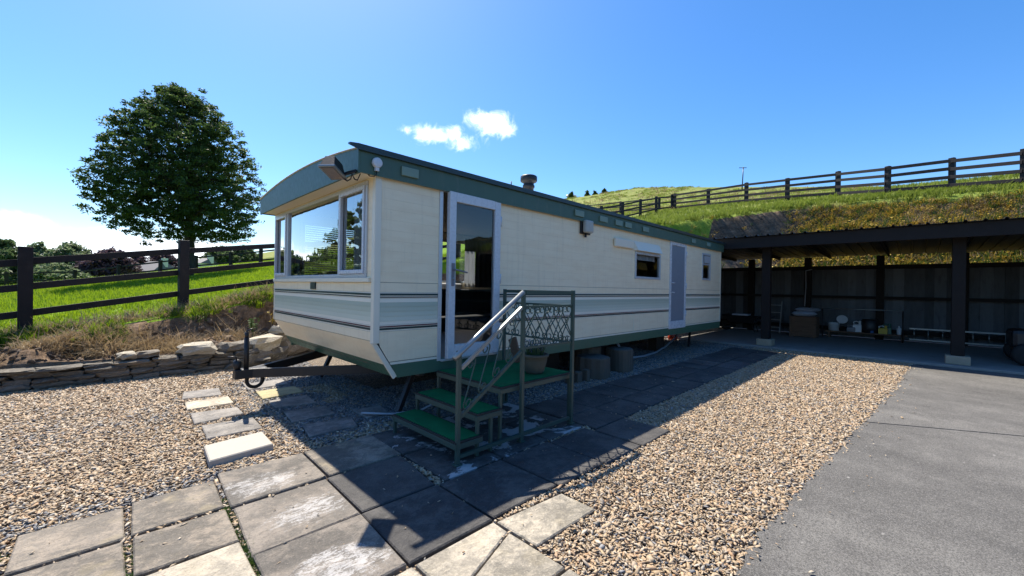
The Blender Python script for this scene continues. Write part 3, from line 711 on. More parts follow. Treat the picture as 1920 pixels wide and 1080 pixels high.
# ------------------------------------------------------------------ grass and bank growth
def tuft(name, m, nb, h, spread, seed, lean=.5, w=.010, flower=None):
    r = np.random.default_rng(seed); V = []; F = []
    for _ in range(nb):
        a = r.uniform(0, 6.283); rr = spread*r.random()**.5; bx, by = rr*math.cos(a), rr*math.sin(a)
        a2 = a+r.normal(0, .8); L = h*r.uniform(.55, 1.1); le = lean*r.uniform(.3, 1.4)*L; ww = w*r.uniform(.6, 1.2)
        px, py = -math.sin(a2)*ww, math.cos(a2)*ww; o = len(V); dx, dy = math.cos(a2), math.sin(a2)
        V += [(bx-px, by-py, -.02), (bx+px, by+py, -.02), (bx+dx*le*.35-px*.8, by+dy*le*.35-py*.8, L*.6), (bx+dx*le*.35+px*.8, by+dy*le*.35+py*.8, L*.6),
              (bx+dx*le-px*.15, by+dy*le-py*.15, L), (bx+dx*le+px*.15, by+dy*le+py*.15, L)]
        F += [(o, o+1, o+3, o+2), (o+2, o+3, o+5, o+4)]
    nq = len(F); mats = [m]
    if flower:
        mats.append(flower)
        for _ in range(nb//2):
            a = r.uniform(0, 6.283); rr = spread*1.6*r.random()**.5; c = np.array((rr*math.cos(a), rr*math.sin(a), h*r.uniform(.6, 1.1))); s_ = w*2.6
            q = r.normal(0, 1, 3); q /= np.linalg.norm(q); p = np.cross(q, (.3, .5, .8)); p /= np.linalg.norm(p); o = len(V)
            V += [tuple(c-q*s_), tuple(c+p*s_), tuple(c+q*s_), tuple(c-p*s_)]; F.append((o, o+1, o+2, o+3))
    me = npmesh(name, V, F, mats)
    if flower: me.polygons.foreach_set('material_index', np.array([0]*nq+[1]*(len(F)-nq), np.int32))
    return src(me)

GT = [tuft('grass_tuft', 'grass_blade', 16, .11, .08, s, .5, .006) for s in (1, 2, 3)]
def pts_on(n, x0, x1, y0, y1):
    X = RNG.uniform(x0, x1, n); Y = RNG.uniform(y0, y1, n); Z, t, it, ic = terrain_z(X, Y); return X, Y, Z, t, it, ic
X, Y, Z, t, it, ic = pts_on(90000, -14, 16, 9.3, 44)
d = np.hypot(X, Y); dpt = (X+Y)/1.414; lat = (X-Y)/1.414
k = (~it) & ((~ic) | (t > .93)) & (RNG.random(len(X)) < np.clip((12/d)**1.6, .05, 1)) & (dpt > 3)
k &= (lat < -dpt*.33) | (Y < 14)
X, Y, Z, d = X[k], Y[k], Z[k], d[k]; n = len(X)
sc = np.interp(d, [9, 40], [.7, 2.4])*RNG.uniform(.6, 1.3, n)*np.where(poly_d(CREST, X, Y) < .7, .5, 1)
tag(scatter('field_grass', np.stack([X, Y, Z], 1), np.stack([0*X, 0*X, RNG.uniform(0, 6.28, n)], 1), sc, RNG.integers(0, 3, n), GT),
    'lush green grass of the field beyond the near fence', kind='stuff'); print('grass', n)

WG = [tuft('weed_tuft', 'grass_dull', 18, .15, .16, s, .7, .010) for s in (4, 5)]
X, Y, Z, t, it, ic = pts_on(60000, 19, 34, -7, 14)
dcr = poly_d(CREST, X, Y)
k = (((~ic) & (~it)) | (ic & (~it) & (t > np.where(Y > 2.5, .955, .965)))) & (RNG.random(len(X)) < np.where(dcr < 2.0, .30, .06))
X, Y, Z = X[k], Y[k], Z[k]; n = len(X)
tag(scatter('crest_grass', np.stack([X, Y, Z], 1), np.stack([0*X, 0*X, RNG.uniform(0, 6.28, n)], 1), RNG.uniform(.6, 1.5, n), RNG.integers(0, 2, n), WG),
    'green grass along the top of the bank behind the carport', kind='stuff'); print('crest', n)

HG = [tuft('hill_tuft', 'grass_dull', 26, .16, .3, s, 1.2, .02) for s in (24, 25)]+[tuft('hill_tuft', 'brownweed', 22, .2, .3, 26, 1.1, .018)]
X = RNG.uniform(30, 92, 26000); Y = RNG.uniform(-8, 62, 26000); Z, t, it, ic = terrain_z(X, Y)
hn = vnoise(X, Y, .16, 61)+.6*vnoise(X, Y, .5, 62); k = (RNG.random(len(X)) < np.clip(.12+.9*hn, .02, .6)) & (Y < X*.85)
X, Y, Z, hn = X[k], Y[k], Z[k], hn[k]; n = len(X)
tag(scatter('hill_rough_grass', np.stack([X, Y, Z], 1), np.stack([0*X, 0*X, RNG.uniform(0, 6.28, n)], 1), RNG.uniform(.6, 1.5, n), np.where(RNG.random(n) < .25+.4*(hn > .25), 2, RNG.integers(0, 2, n)), HG),
    'rough grass and dead patches on the hillside pasture', kind='stuff')

BW = [tuft('dry_weed', 'brownweed', 16, .32, .2, 6, .8, .014), tuft('dry_weed', 'brownweed', 16, .22, .2, 7, 1.2, .016), tuft('yellow_weed', 'brownweed', 12, .34, .2, 8, .7, .014, 'yellowweed'),
      tuft('yellow_weed', 'yellowweed', 14, .26, .2, 9, .9, .018, 'yellowweed'), tuft('green_weed', 'greenweed', 16, .3, .2, 10, .8, .014)]
X, Y, Z, t, it, ic = pts_on(46000, 17.3, 24, -7.5, 8)
k = ic & (~it) & (t > .06) & (t < .965) & (RNG.random(len(X)) < np.where(Y > 3.0, np.clip(1-(Y-3.0)/1.6, .03, 1), 1)*.62)
X, Y, Z, t = X[k], Y[k], Z[k], t[k]; n = len(X)
pn = vnoise(X, Y, .8, 21)+.7*vnoise(X, Y, 2.1, 22); u = RNG.random(n)
yel = u < np.clip(.04+.55*pn+.06*(-Y), .01, .36)
ix = np.where(yel, np.where(RNG.random(n) < .5, 2, 3), np.where(u > .82, 4, RNG.integers(0, 2, n)))
tag(scatter('bank_weeds', np.stack([X, Y, Z], 1), np.stack([0*X, -.5+0*X, RNG.uniform(0, 6.28, n)], 1), RNG.uniform(.5, 1.1, n)*np.where(t > .8, .55, 1), ix, BW),
    'dry brown and yellow flowering weeds covering the bank behind the carport', kind='stuff'); print('bank', n)

DG = [tuft('straw_tuft', 'straw', 30, .055, .13, s, 3.0, .0038) for s in (11, 12, 13)]
X, Y, Z, t, it, ic = pts_on(20000, -6, 5.2, 8.15, 10.9)
pn = vnoise(X, Y, .9, 31)+.6*vnoise(X, Y, 2.4, 32)
steep = (t > .52) & (t < .9)
k = ic & (~it) & (t > .09) & (RNG.random(len(X)) < np.where(X < .5, np.clip(-.20+pn*1.6, 0, .55), np.where(steep, .012, np.where(t > .85, .2, np.clip(.02+pn, 0, .7)))))
k |= (~ic) & (poly_d(CREST, X, Y) < .55) & (RNG.random(len(X)) < .22)
X, Y, Z = X[k], Y[k], Z[k]; n = len(X)
tag(scatter('dry_grass', np.stack([X, Y, Z], 1), np.stack([RNG.normal(.25, .35, n), RNG.normal(0, .4, n), RNG.uniform(0, 6.28, n)], 1), RNG.uniform(.6, 1.5, n), RNG.integers(0, 3, n), DG),
    'dry straw and dead grass lying on the bank above the stone wall', kind='stuff'); print('straw', n)
GW = [tuft('green_clump', 'greenweed', 20, .18, .12, s, .9, .008) for s in (14, 15)]+[tuft('green_clump', 'grass_blade', 20, .2, .12, s, .9, .007) for s in (16, 17)]
X, Y, Z, t, it, ic = pts_on(14000, -3, 4.8, 8.6, 10.9)
dcr = poly_d(CREST, X, Y); pn = vnoise(X, Y, .8, 41)+.5*vnoise(X, Y, 2.2, 42)
k = ((ic & (t > .74)) | ((~ic) & (dcr < .2))) & (RNG.random(len(X)) < np.clip(-.12+1.5*pn+.30*(X > .7), 0, .7))
k |= ic & (t > .5) & (X > -.3) & (X < .8) & (pn > .12) & (RNG.random(len(X)) < .5)
X, Y, Z = X[k], Y[k], Z[k]; n = len(X)
tag(scatter('bank_edge_plants', np.stack([X, Y, Z], 1), np.stack([RNG.normal(.3, .3, n), RNG.normal(0, .3, n), RNG.uniform(0, 6.28, n)], 1), RNG.uniform(.35, .85, n), RNG.integers(0, 4, n), GW),
    'green weeds hanging over the crest of the earth bank under the fence', kind='stuff')
# clods and broken shale lying on the ledge and slope
X, Y, Z, t, it, ic = pts_on(9000, -5, 4.5, 8.15, 10.6)
k = ic & (~it) & (t > .08) & (t < .75) & (RNG.random(len(X)) < .5); X, Y, Z = X[k], Y[k], Z[k]; n = len(X)
M['clod'] = m_stone('earth_clod', [(.2, (.06, .04, .026)), (.5, (.15, .10, .065)), (.8, (.24, .18, .13))], None, 8)
CL = []
for o in PEB[:4]:
    me = o.data.copy(); me.materials.clear(); me.materials.append(M['clod']); me.transform(Matrix.Diagonal((1, 1.1, 1.7, 1))); CL.append(src(me))
tag(scatter('earth_clods', np.stack([X, Y, Z], 1), RNG.normal(0, .7, (n, 3)), np.clip(RNG.lognormal(0, .5, n)*.03, .012, .11), RNG.integers(0, 4, n), CL),
    'clods of earth and broken shale on the bank ledge', kind='stuff')
# moss and tiny weeds in the slab joints
jx = np.concatenate([RNG.uniform(.088, .11, 60), RNG.uniform(.535, .56, 120), RNG.uniform(-.39, -.34, 30)]); jy = np.concatenate([RNG.uniform(2.2, 3.0, 60), RNG.uniform(1.9, 3.2, 120), RNG.uniform(2.4, 3.3, 30)])
MS = [tuft('moss', 'greenweed', 9, .018, .012, s, 1.2, .002) for s in (18, 19)]
tag(scatter('joint_moss', np.stack([jx, jy, -.022+0*jx], 1), np.stack([0*jx, 0*jx, RNG.uniform(0, 6.28, len(jx))], 1), RNG.uniform(.6, 1.3, len(jx)), RNG.integers(0, 2, len(jx)), MS),
    'moss and tiny weeds in the open joints of the paving', kind='stuff')
jx = np.concatenate([RNG.uniform(.088, .112, 260), RNG.uniform(.53, .575, 330)]); jy = np.concatenate([RNG.uniform(2.2, 3.48, 260), RNG.uniform(1.8, 3.6, 330)]); n = len(jx)
tag(scatter('joint_chippings', np.stack([jx, jy, -.028+.012*RNG.random(n)], 1), RNG.normal(0, .6, (n, 3)), RNG.uniform(.006, .013, n), RNG.integers(0, 6, n), PEB, {'greyness': RNG.random(n)}),
    'stone chippings filling the open joints of the paving', kind='stuff')

# ------------------------------------------------------------------ trees
def leaf_cloud(C, R, nper, size, seed, flat=.55, droop=0):
    """leaf quads in clumps: C centres (n,3), R radius per clump"""
    r = np.random.default_rng(seed); n = len(C)*nper
    c = np.repeat(C, nper, 0); rr = np.repeat(R, nper)[:, None]
    q = r.normal(0, 1, (n, 3)); q /= np.linalg.norm(q, axis=1)[:, None]; q *= (r.random((n, 1))**.5)*rr; q[:, 2] *= flat
    P = c+q; 
    nn = r.normal(0, 1, (n, 3))+np.array([0, 0, 1.1]); nn /= np.linalg.norm(nn, axis=1)[:, None]
    a = np.cross(nn, r.normal(0, 1, (n, 3))); a /= np.linalg.norm(a, axis=1)[:, None]; bq = np.cross(nn, a)
    s = size*r.uniform(.6, 1.35, (n, 1)); L = a*s; Wd = bq*s*.42
    V = np.stack([P-L, P+Wd, P+L-nn*s*.25, P-Wd], 1).reshape(-1, 3)
    return V, np.arange(n*4).reshape(n, 4)

def limb(b, p0, p1, r0, r1, seed, n=6, wobble=.08):
    r = random.Random(seed); p0, p1 = Vector(p0), Vector(p1); L = (p1-p0).length; pts = []; rs = []
    for i in range(n+1):
        t = i/n; q = p0.lerp(p1, t)
        if 0 < i < n: q += Vector((r.uniform(-1, 1), r.uniform(-1, 1), r.uniform(-1, 1)))*wobble*L*.4
        q.z -= 0
        pts.append(q); rs.append(r0+(r1-r0)*t)
    b.tube(pts, rs, 7); return pts

def ash_tree(base, height, rad_w, crown_lo, n_cl, nper, leaf, label, m='leaf', seed=3, group=None, name='broadleaf_tree', trunk_r=.19, prof=None, limbs=16, shift=(0, 0), clump=.095, zf=.42):
    r = random.Random(seed); bx, by, bz = base
    root = thing(name, base, label, 'tree', group)
    tb = MB(); H = height
    trunk = limb(tb, (bx, by, bz-.1), (bx+.1, by, bz+H*.72), trunk_r, trunk_r*.22, seed, 8, .02)
    prof = prof or [(0, .62), (.10, .93), (.2, 1.0), (.38, .93), (.58, .74), (.78, .47), (.92, .22), (1, .03)]
    hw = lambda t: float(np.interp(t, [p[0] for p in prof], [p[1] for p in prof]))*rad_w
    for i in range(limbs):
        t0 = r.uniform(.12, .62); z0 = bz+H*(crown_lo/H+(1-crown_lo/H)*t0*.6); a = i*2.399+r.uniform(-.3, .3)
        st = (bx+.05, by, min(z0, bz+H*.7)); tt = min(.95, t0+r.uniform(.05, .3)); rr = hw(tt)*.8
        en = (bx+rr*math.cos(a), by+rr*math.sin(a), bz+crown_lo+(H-crown_lo)*tt)
        pts = limb(tb, st, en, trunk_r*.36, .015, seed+i, 6, .12)
        for q in range(3):
            s0 = pts[2+q]; a2 = a+r.uniform(-.9, .9); l2 = rr*r.uniform(.25, .5)
            limb(tb, s0, (s0.x+l2*math.cos(a2), s0.y+l2*math.sin(a2), s0.z+l2*r.uniform(.1, .6)), trunk_r*.12, .008, seed+99+i*3+q, 4, .12)
    tb.build('trunk', 'bark', root)
    C = []; R = []
    rg = np.random.default_rng(seed)
    while len(C) < n_cl:
        t = rg.random(); a = rg.uniform(0, 6.283); k = hw(t); q = rg.random()**.42
        if rg.random() > k/rad_w*.75+.25: continue
        lump = 1+.06*math.sin(3*a+5*t+seed)+.05*math.sin(7*a-9*t)+.05*rg.normal()
        rr = k*q*lump; C.append((bx+shift[0]*min(1, t*3)+rr*math.cos(a), by+shift[1]*min(1, t*3)+rr*math.sin(a), bz+crown_lo+(H-crown_lo)*t+.15*rg.normal()-.03*rr)); R.append(rg.uniform(.5, 1.3)*rad_w*clump)
    V, F = leaf_cloud(np.array(C), np.array(R), nper, leaf, seed, zf)
    addobj('crown', npmesh('crown', V-np.array(base), F, m), base, root)
    return root
bz = tz(2.83, 25.5)
ash_tree((2.83, 25.5, bz), 10.75-bz, 3.35, 2.1, 2150, 40, .076, 'tall dark rounded tree standing alone in the field behind the fence', seed=5, trunk_r=.24, limbs=30, shift=(-.33, .33), clump=.09, zf=.46, prof=[(0, .55), (.05, .84), (.15, 1.0), (.36, 1.02), (.55, .93), (.74, .74), (.88, .50), (.96, .30), (1, .10)])
bz = tz(-13, 35); ash_tree((-13, 35, bz), 9, 4.2, 2.0, 220, 45, .25, 'broad tree far out in the field, seen only mirrored in the caravan window', seed=8, group=None)
bz = tz(-16, 20); ash_tree((-17, 19, bz), 7, 3.2, 1.6, 180, 45, .22, 'rounded tree beyond the left end of the near fence, mirrored in the caravan glass', m='leaf_mid', seed=9)

for i, (x, y, h, r_, lab) in enumerate([(-12, 55, 5, 4.5, 'green'), (-17, 53, 6, 5, 'dark green'), (-22, 51, 4.8, 4.5, 'mid green'), (-27, 49, 5.5, 5, 'tall dark'), (-33, 46, 5.5, 5, 'wide green')]):
    bz = tz(x, y); ash_tree((x, y, bz-.3), h, r_, .2, 220, 34, .34, 'hedgerow tree added out of view to darken the reflection in the caravan front window', m=['leaf', 'leaf_mid'][i % 2], seed=70+i, limbs=6, clump=.18, zf=.85, group='hedgerow added to darken the front window reflection')  # unseen row added as a dark backdrop for the window reflection
TG = 'trees beyond the far field fence'
def at(u, depth): q = _F*depth+_R0*((u-960)/760*depth); return q.x, q.y
for i, (u, dp, vtop, wpx, m, label) in enumerate([
    (2, 62, 452, 62, 'leaf_mid', 'mid green hedgerow tree at the extreme edge of the view past the first fence post'),
    (72, 66, 459, 50, 'leaf_pale', 'pale rounded tree right behind the nearest thick fence post'),
    (135, 60, 458, 52, 'leaf_pale', 'pale green tree with a pointed top between the thick post and the purple tree'),
    (110, 48, 500, 48, 'leaf_pale', 'low pale leafy bush against the far fence, below the pointed pale tree'),
    (205, 56, 470, 52, 'leaf_copper', 'dark purple copper beech left of the lone tall tree'),
    (258, 80, 480, 30, 'leaf_copper', 'small dull purple tree in the distance beside the copper beech'),
    (305, 84, 473, 40, 'leaf_copper', 'dusky purple tree low behind the trunk of the lone tall tree'),
    (412, 74, 464, 40, 'leaf_mid', 'bushy green tree on the skyline right of the lone tall tree'),
    (455, 78, 465, 36, 'leaf_mid', 'round green tree on the skyline closest to the caravan front'),
    (30, 50, 497, 46, 'leaf_mid', 'low green bush by the far fence at the left edge of the view')]):
    x, y = at(u, dp); z0 = tz(x, y); hor = 540+.01746*(u-960); ztop = 1.4+(hor-vtop)/760*dp; h = ztop-z0; wr = wpx/760*dp*.85
    ash_tree((x, y, z0), h, wr, h*.04, 330, 34, .035*wr+.14, label, m=m, seed=20+i, group=TG, trunk_r=.2, limbs=8, clump=.19, zf=.85,
             prof=[(0, .75), (.15, 1), (.4, 1), (.65, .82), (.85, .5), (1, .12)])
# tree clump on the ridge
for i, (u, vt, wpx, label) in enumerate([(1068, 362, 9, 'small dark tree on the ridge beside the pale hut'), (1098, 361, 10, 'low dark tree on the ridge between two others'),
                                         (1113, 360, 9, 'rounded dark tree on the ridge next to the tallest one'), (1130, 354, 11, 'tallest dark tree of the ridge clump')]):
    dp = 100; x, y = at(u, dp); z0 = tz(x, y); hor = 540+.01746*(u-960); ztop = 1.4+(hor-vt)/760*dp; h = max(2.5, ztop-z0)
    ash_tree((x, y, ztop-h), h, wpx/760*dp*.95, .1, 120, 30, .35, label, m='leaf', seed=50+i, group='trees on the ridge above the caravan roof', trunk_r=.15, limbs=5, clump=.2, zf=.8)
x, y = at(1068, 104); zt = 1.4+(542-365)/760*104
hut = thing('hut', (x, y, zt-3), 'pale little hut on the ridge among dark trees', 'hut')
MB().box(x-.8, x+.8, y-.8, y+.8, zt-4, zt-.5).build('wall', 'render_white', hut); MB().prism([(x-1, y-1), (x+1, y-1), (x+1, y+1), (x-1, y+1)], zt-.5, zt-.1, .15).build('roof', 'roof', hut)

# far houses
def house(u, dp, vt, wpx, label, dz=1.6):
    x, y = at(u, dp); hor = 540+.01746*(u-960); zt = 1.4+(hor-vt)/760*dp; w = wpx/760*dp/2; z0 = min(tz(x, y), zt-4)
    e = thing('house', (x, y, z0), label, 'house', 'houses beyond the far field')
    f = Vector((1, -1)).normalized()*w; g = Vector((1, 1)).normalized()*2.6; c = Vector((x, y))
    cs = [c-f-g, c+f-g, c+f+g, c-f+g]; MB().prism([tuple(q) for q in cs], z0, zt-dz).build('wall', 'render_white', e)
    k = 1.06; a, b_, c_, d_ = [c+(q-c)*k for q in cs]; r0 = (a+d_)/2+(f*.35); r1 = (b_+c_)/2-(f*.35)
    rb = MB(); V = [(*q, zt-dz) for q in (a, b_, c_, d_)]+[(*r0, zt), (*r1, zt)]; rb.add(V, [(0, 1, 5, 4), (2, 3, 4, 5), (1, 2, 5), (3, 0, 4), (3, 2, 1, 0)]); rb.build('roof', 'slate', e)
    cm = MB(); cm.box(r1.x-.4, r1.x+.4, r1.y-.4, r1.y+.4, zt-.9, zt+.5); cm.build('chimney', 'render_white', e)
house(293, 64, 490, 42, 'grey roofed house low beyond the far fence, left of the lone tree trunk'); house(386, 70, 484, 22, 'white house beyond the far fence, right of the lone tree trunk', 1.0)

# ------------------------------------------------------------------ fences
def fence(name, posts, base_z, ph, pw, rails, rh, label, m='timber_black', rt=.035, rail_side=1, lean=0, thick=None):
    P = [Vector((x, y, z)) for (x, y), z in zip(posts, base_z)]
    e = thing(name, P[0], label, 'fence')
    for i, p in enumerate(P):
        d = (P[min(i+1, len(P)-1)]-P[max(i-1, 0)]); d.z = 0; d.normalize(); s = Vector((-d.y, d.x, 0)); w2 = pw/2; t2 = (thick or pw)/2
        hh = ph+random.uniform(-.02, .03); le = Vector((random.uniform(-.012, .012), random.uniform(-.012, .012), 0))
        bb = MB(); cs = [p-d*w2-s*t2, p+d*w2-s*t2, p+d*w2+s*t2, p-d*w2+s*t2]
        tp = [q+le for q in cs]
        bb.add([(q.x, q.y, p.z-.3) for q in cs]+[(q.x, q.y, p.z+hh) for q in tp], [(3, 2, 1, 0), (4, 5, 6, 7), (0, 1, 5, 4), (1, 2, 6, 5), (2, 3, 7, 6), (3, 0, 4, 7)])
        bb.build('post', m, e, bevel=.008)
    for a, c in zip(P[:-1], P[1:]):
        d = (c-a); d.z = 0; d.normalize(); s = Vector((-d.y, d.x, 0))*rail_side*((thick or pw)/2+rt/2+.002)
        for h in rails:
            j = lambda: Vector((0, 0, h+random.uniform(-.012, .012)))
            MB().bar(a+s+j(), c+s+j(), rt, rh).build('rail', m, e, bevel=.004)
    return e
xs = [-10.6, -8.66, -6.7, -4.76, -2.82, -.88, 1.06, 3.0, 4.94, 6.9, 8.9]
fp = [(x, 9.72+.2*(x+.88)*(1 if x > -.88 else .25)) for x in xs]
fz = [max(.38, .68+.165*(x+.88)) for x in xs]
fence('field_fence', fp, fz, 1.2, .155, (.18, .60, 1.0), .105, 'heavy black timber fence of three rails on the bank above the stone wall', thick=.12)
us = [-160, -60, 12, 140, 222, 300, 367, 432, 488, 545, 610]
dps = [34, 32.5, 31.5, 30.5, 29.5, 28.5, 28, 27.5, 27, 26.5, 26]
fp = [at(u, d) for u, d in zip(us, dps)]
vb = [534, 535, 536, 535, 526, 518, 509, 501, 494, 487, 480]
fz = [1.4+((540+.01746*(u-960))-v)/760*d for u, d, v in zip(us, dps, vb)]
fence('paddock_fence', fp, [min(z, tz(*p)+.05) for z, p in zip(fz, fp)], 1.15, .17, (.45, 1.02), .10, 'dark two rail fence crossing the far side of the green field')
rp = [(21.9, -4.6), (22.7, -2.6), (23.7, -.92), (24.3, .99), (26.0, 2.9), (26.8, 5.2), (28.1, 7.6), (29.2, 10.25), (30.6, 13.2)]
rp = [(22.0, -4.7)]+rp[1:]
rz = [tz(*p) for p in rp]
fence('bank_fence', rp, rz, 1.30, .17, (.22, .54, .86, 1.17), .13, 'black timber fence of four rails along the bank above the carport', rail_side=1)
rp2 = [(30.6, 13.4), (28.4, 13.6), (26.2, 13.7), (24.0, 13.8), (21.6, 13.9), (19.2, 14.0)]
fence('return_fence', rp2, [tz(*p) for p in rp2], 1.25, .15, (.3, .7, 1.1), .10, 'black three rail fence turning down towards the caravan roof')
rp3 = [(31.4, 14.8), (33.5, 19.5), (35.5, 24.5), (37.5, 30), (39.5, 36)]
fence('distant_fence', rp3, [tz(*p) for p in rp3], 1.2, .15, (.3, .7, 1.1), .10, 'smaller dark fence continuing over the hill beyond the corner')
# lone pole on the hill
x, y = at(1388, 62); z0 = tz(x, y); ztop = 1.4+(547.5-313)/760*62
pl = thing('utility_pole', (x, y, z0), 'thin lone pole standing on the hill crest', 'pole')
MB().tube([(x, y, z0-.3), (x+.1, y-.1, ztop)], [.09, .06], 8).build('shaft', 'dark_metal', pl); MB().bar((x-.35, y+.35, ztop-.15), (x+.45, y-.45, ztop-.12), .08, .08).build('crossarm', 'dark_metal', pl)

# ------------------------------------------------------------------ dry stone wall
wall = thing('dry_stone_wall', (.3, 8.05, 0), 'low dry stone wall holding back the earth bank', 'wall')
SH = []
for s_ in range(9):
    r = np.random.default_rng(200+s_); bb = MB(); nx_ = 3
    # irregular block about 1 x 1 x 1 centred on the origin, edges broken
    lv = []
    for z_, k_ in ((-.5, .90), (-.18, 1.0), (.2, .99), (.5, .86)):
        ring = []
        for (cx_, cy_) in ((-.5, -.5), (-.05, -.55), (.48, -.5), (.53, 0), (.5, .5), (0, .52), (-.5, .5), (-.54, 0)):
            ring.append((cx_*k_+r.uniform(-.10, .10), cy_*k_+r.uniform(-.11, .11), z_+r.uniform(-.14, .14)*(1 if abs(z_) > .3 else .6)))
        lv.append(ring)
    vs = [q for ring in lv for q in ring]; fs = [tuple(range(7, -1, -1)), tuple(range(24, 32))]
    for k_ in range(3):
        for i in range(8): fs.append((k_*8+i, k_*8+(i+1) % 8, (k_+1)*8+(i+1) % 8, (k_+1)*8+i))
    bb.add(vs, fs); SH.append((bb.mesh('stone', 'wall_stone'), bb.mesh('stone', 'wall_stone_pale')))
def stone(x, y, z, lx, ly, lz, rz, pale=False, tilt=0):
    me = random.choice(SH)[1 if pale else 0]; o = bpy.data.objects.new('stone', me); COL.objects.link(o); o.parent = wall
    o.location = Vector((x, y, z))-wo_of(wall); o.scale = (lx, ly, lz); o.rotation_euler = (tilt+random.uniform(-.04, .04), random.uniform(-.05, .05), rz); return o
zc = 0.
for c, hgt in enumerate((.078, .072, .068, .062)):
    x = -4.2+random.uniform(0, .2)
    while x < 1.75:
        l = random.uniform(.22, .42) if c < 3 else random.uniform(.26, .52)
        h = hgt*random.uniform(.75, 1.2)
        stone(x+l/2, 8.06+random.uniform(-.03, .03)+c*.012, zc+h/2-.01, l*1.0, random.uniform(.2, .28) if c < 3 else random.uniform(.24, .34), h*1.1, random.uniform(-.07, .07))
        x += l+random.uniform(.002, .02)
    zc += hgt*.98
# big pale boulders on top and the curved end
stone(1.02, 8.06, .345, .44, .26, .16, -.1, True); stone(.22, 8.08, .325, .18, .2, .085, .2, True); stone(.45, 8.1, .325, .25, .22, .08, 0)
for (x, y, z, lx, lz, rz, pale) in [(1.80, 8.12, .12, .5, .24, .55, 0), (2.2, 8.42, .11, .52, .22, .7, 0), (2.0, 8.30, .335, .66, .21, .62, 1), (2.52, 8.78, .15, .5, .30, .8, 0), (2.86, 9.14, .15, .5, .3, .8, 0),
                                    (2.55, 8.82, .37, .34, .16, .75, 1), (2.45, 8.75, .52, .34, .14, .7, 1), (2.78, 9.05, .42, .34, .2, .8, 1), (2.76, 9.02, .58, .36, .13, .8, 1), (3.1, 9.36, .36, .4, .2, .5, 1), (3.05, 9.3, .12, .4, .26, .6, 0),
                                    (3.5, 9.46, .14, .5, .26, .1, 0), (3.95, 9.48, .13, .5, .24, 0, 0), (3.6, 9.46, .36, .5, .2, .1, 1), (4.1, 9.46, .34, .5, .2, 0, 0), (1.55, 8.14, .33, .4, .14, .3, 0)]:
    stone(x, y, z, lx, .3, lz, rz, bool(pale))

def stalk_plant(x, y, z, h, n, m, label, name='weed_plant', fl='yellowweed', seed=1):
    r = random.Random(seed); e = thing(name, (x, y, z), label, 'plant'); st = MB(); lv = MB()
    for i in range(n):
        a = r.uniform(0, 6.28); hh = h*r.uniform(.7, 1); tx, ty = x+.08*math.cos(a), y+.08*math.sin(a)
        st.tube([(x+.02*math.cos(a), y+.02*math.sin(a), z-.05), (tx, ty, z+hh)], [.006, .003], 5)
        for k in range(14):
            t = r.uniform(.35, 1); c = Vector((x+(tx-x)*t, y+(ty-y)*t, z+hh*t)); d = Vector((r.uniform(-1, 1), r.uniform(-1, 1), r.uniform(-.2, .8))).normalized()
            s_ = r.uniform(.014, .032); p = d.orthogonal().normalized()*s_*.6; lv.add([c, c+d*s_+p, c+d*s_*2, c+d*s_-p], [(0, 1, 2, 3)])
    st.build('stem', m, e); lv.build('leaves', fl, e); return e
stalk_plant(2.35, 9.0, .47, .55, 5, 'straw', 'tall dry yellow seed stalks above the stone wall by the caravan corner', fl='yellowweed', seed=4)
stalk_plant(1.95, 8.75, .46, .3, 7, 'greenweed', 'leafy green weed growing left of the yellow stalks', fl='greenweed', seed=5)

# ------------------------------------------------------------------ the static caravan
cv = thing('static_caravan', (6.5, 5.25, 0), 'long cream and green static caravan with striped sides on a black tow frame', 'caravan')
X0, X1, Y0, Y1 = 1.80, 11.36, 3.65, 6.87
def cut(x0, x1, z0, z1, ops):
    """rectangle minus rectangular openings -> list of rectangles"""
    R = [(x0, x1, z0, z1)]
    for (a, b_, c, d) in ops:
        N = []
        for (p, q, r, s_) in R:
            if a >= q or b_ <= p or c >= s_ or d <= r: N.append((p, q, r, s_)); continue
            if p < a: N.append((p, a, r, s_))
            if b_ < q: N.append((b_, q, r, s_))
            m0, m1 = max(p, a), min(q, b_)
            if r < c: N.append((m0, m1, r, c))
            if d < s_: N.append((m0, m1, d, s_))
        R = N
    return [r for r in R if r[1]-r[0] > .004 and r[3]-r[2] > .004]
OPR = [(2.52, 3.41, .60, 2.46), (8.26, 9.09, .60, 2.46), (6.80, 7.83, 1.61, 2.11), (10.05, 10.6, 1.67, 2.32)]
OPL = [(2.16, 3.75, 1.50, 2.38), (4.30, 6.10, 1.49, 2.36)]
OPF = [(3.80, 6.84, 1.48, 2.425)]
rows = [(.655, .76), (.76, .862), (.862, .955)]; up = [1.435+.1015*i for i in range(11)]
WHITE = [(.625, .65), (1.02, 1.052), (1.238, 1.275)]; GREY = [(1.052+.0465*i, 1.052+.0465*(i+1)) for i in range(4)]
M['greyband'] = [paint('grey_band_%d' % i, c, .4, .05, 3, .04) for i, c in enumerate([(.67, .675, .54), (.60, .62, .49), (.53, .555, .43), (.48, .515, .40)])]
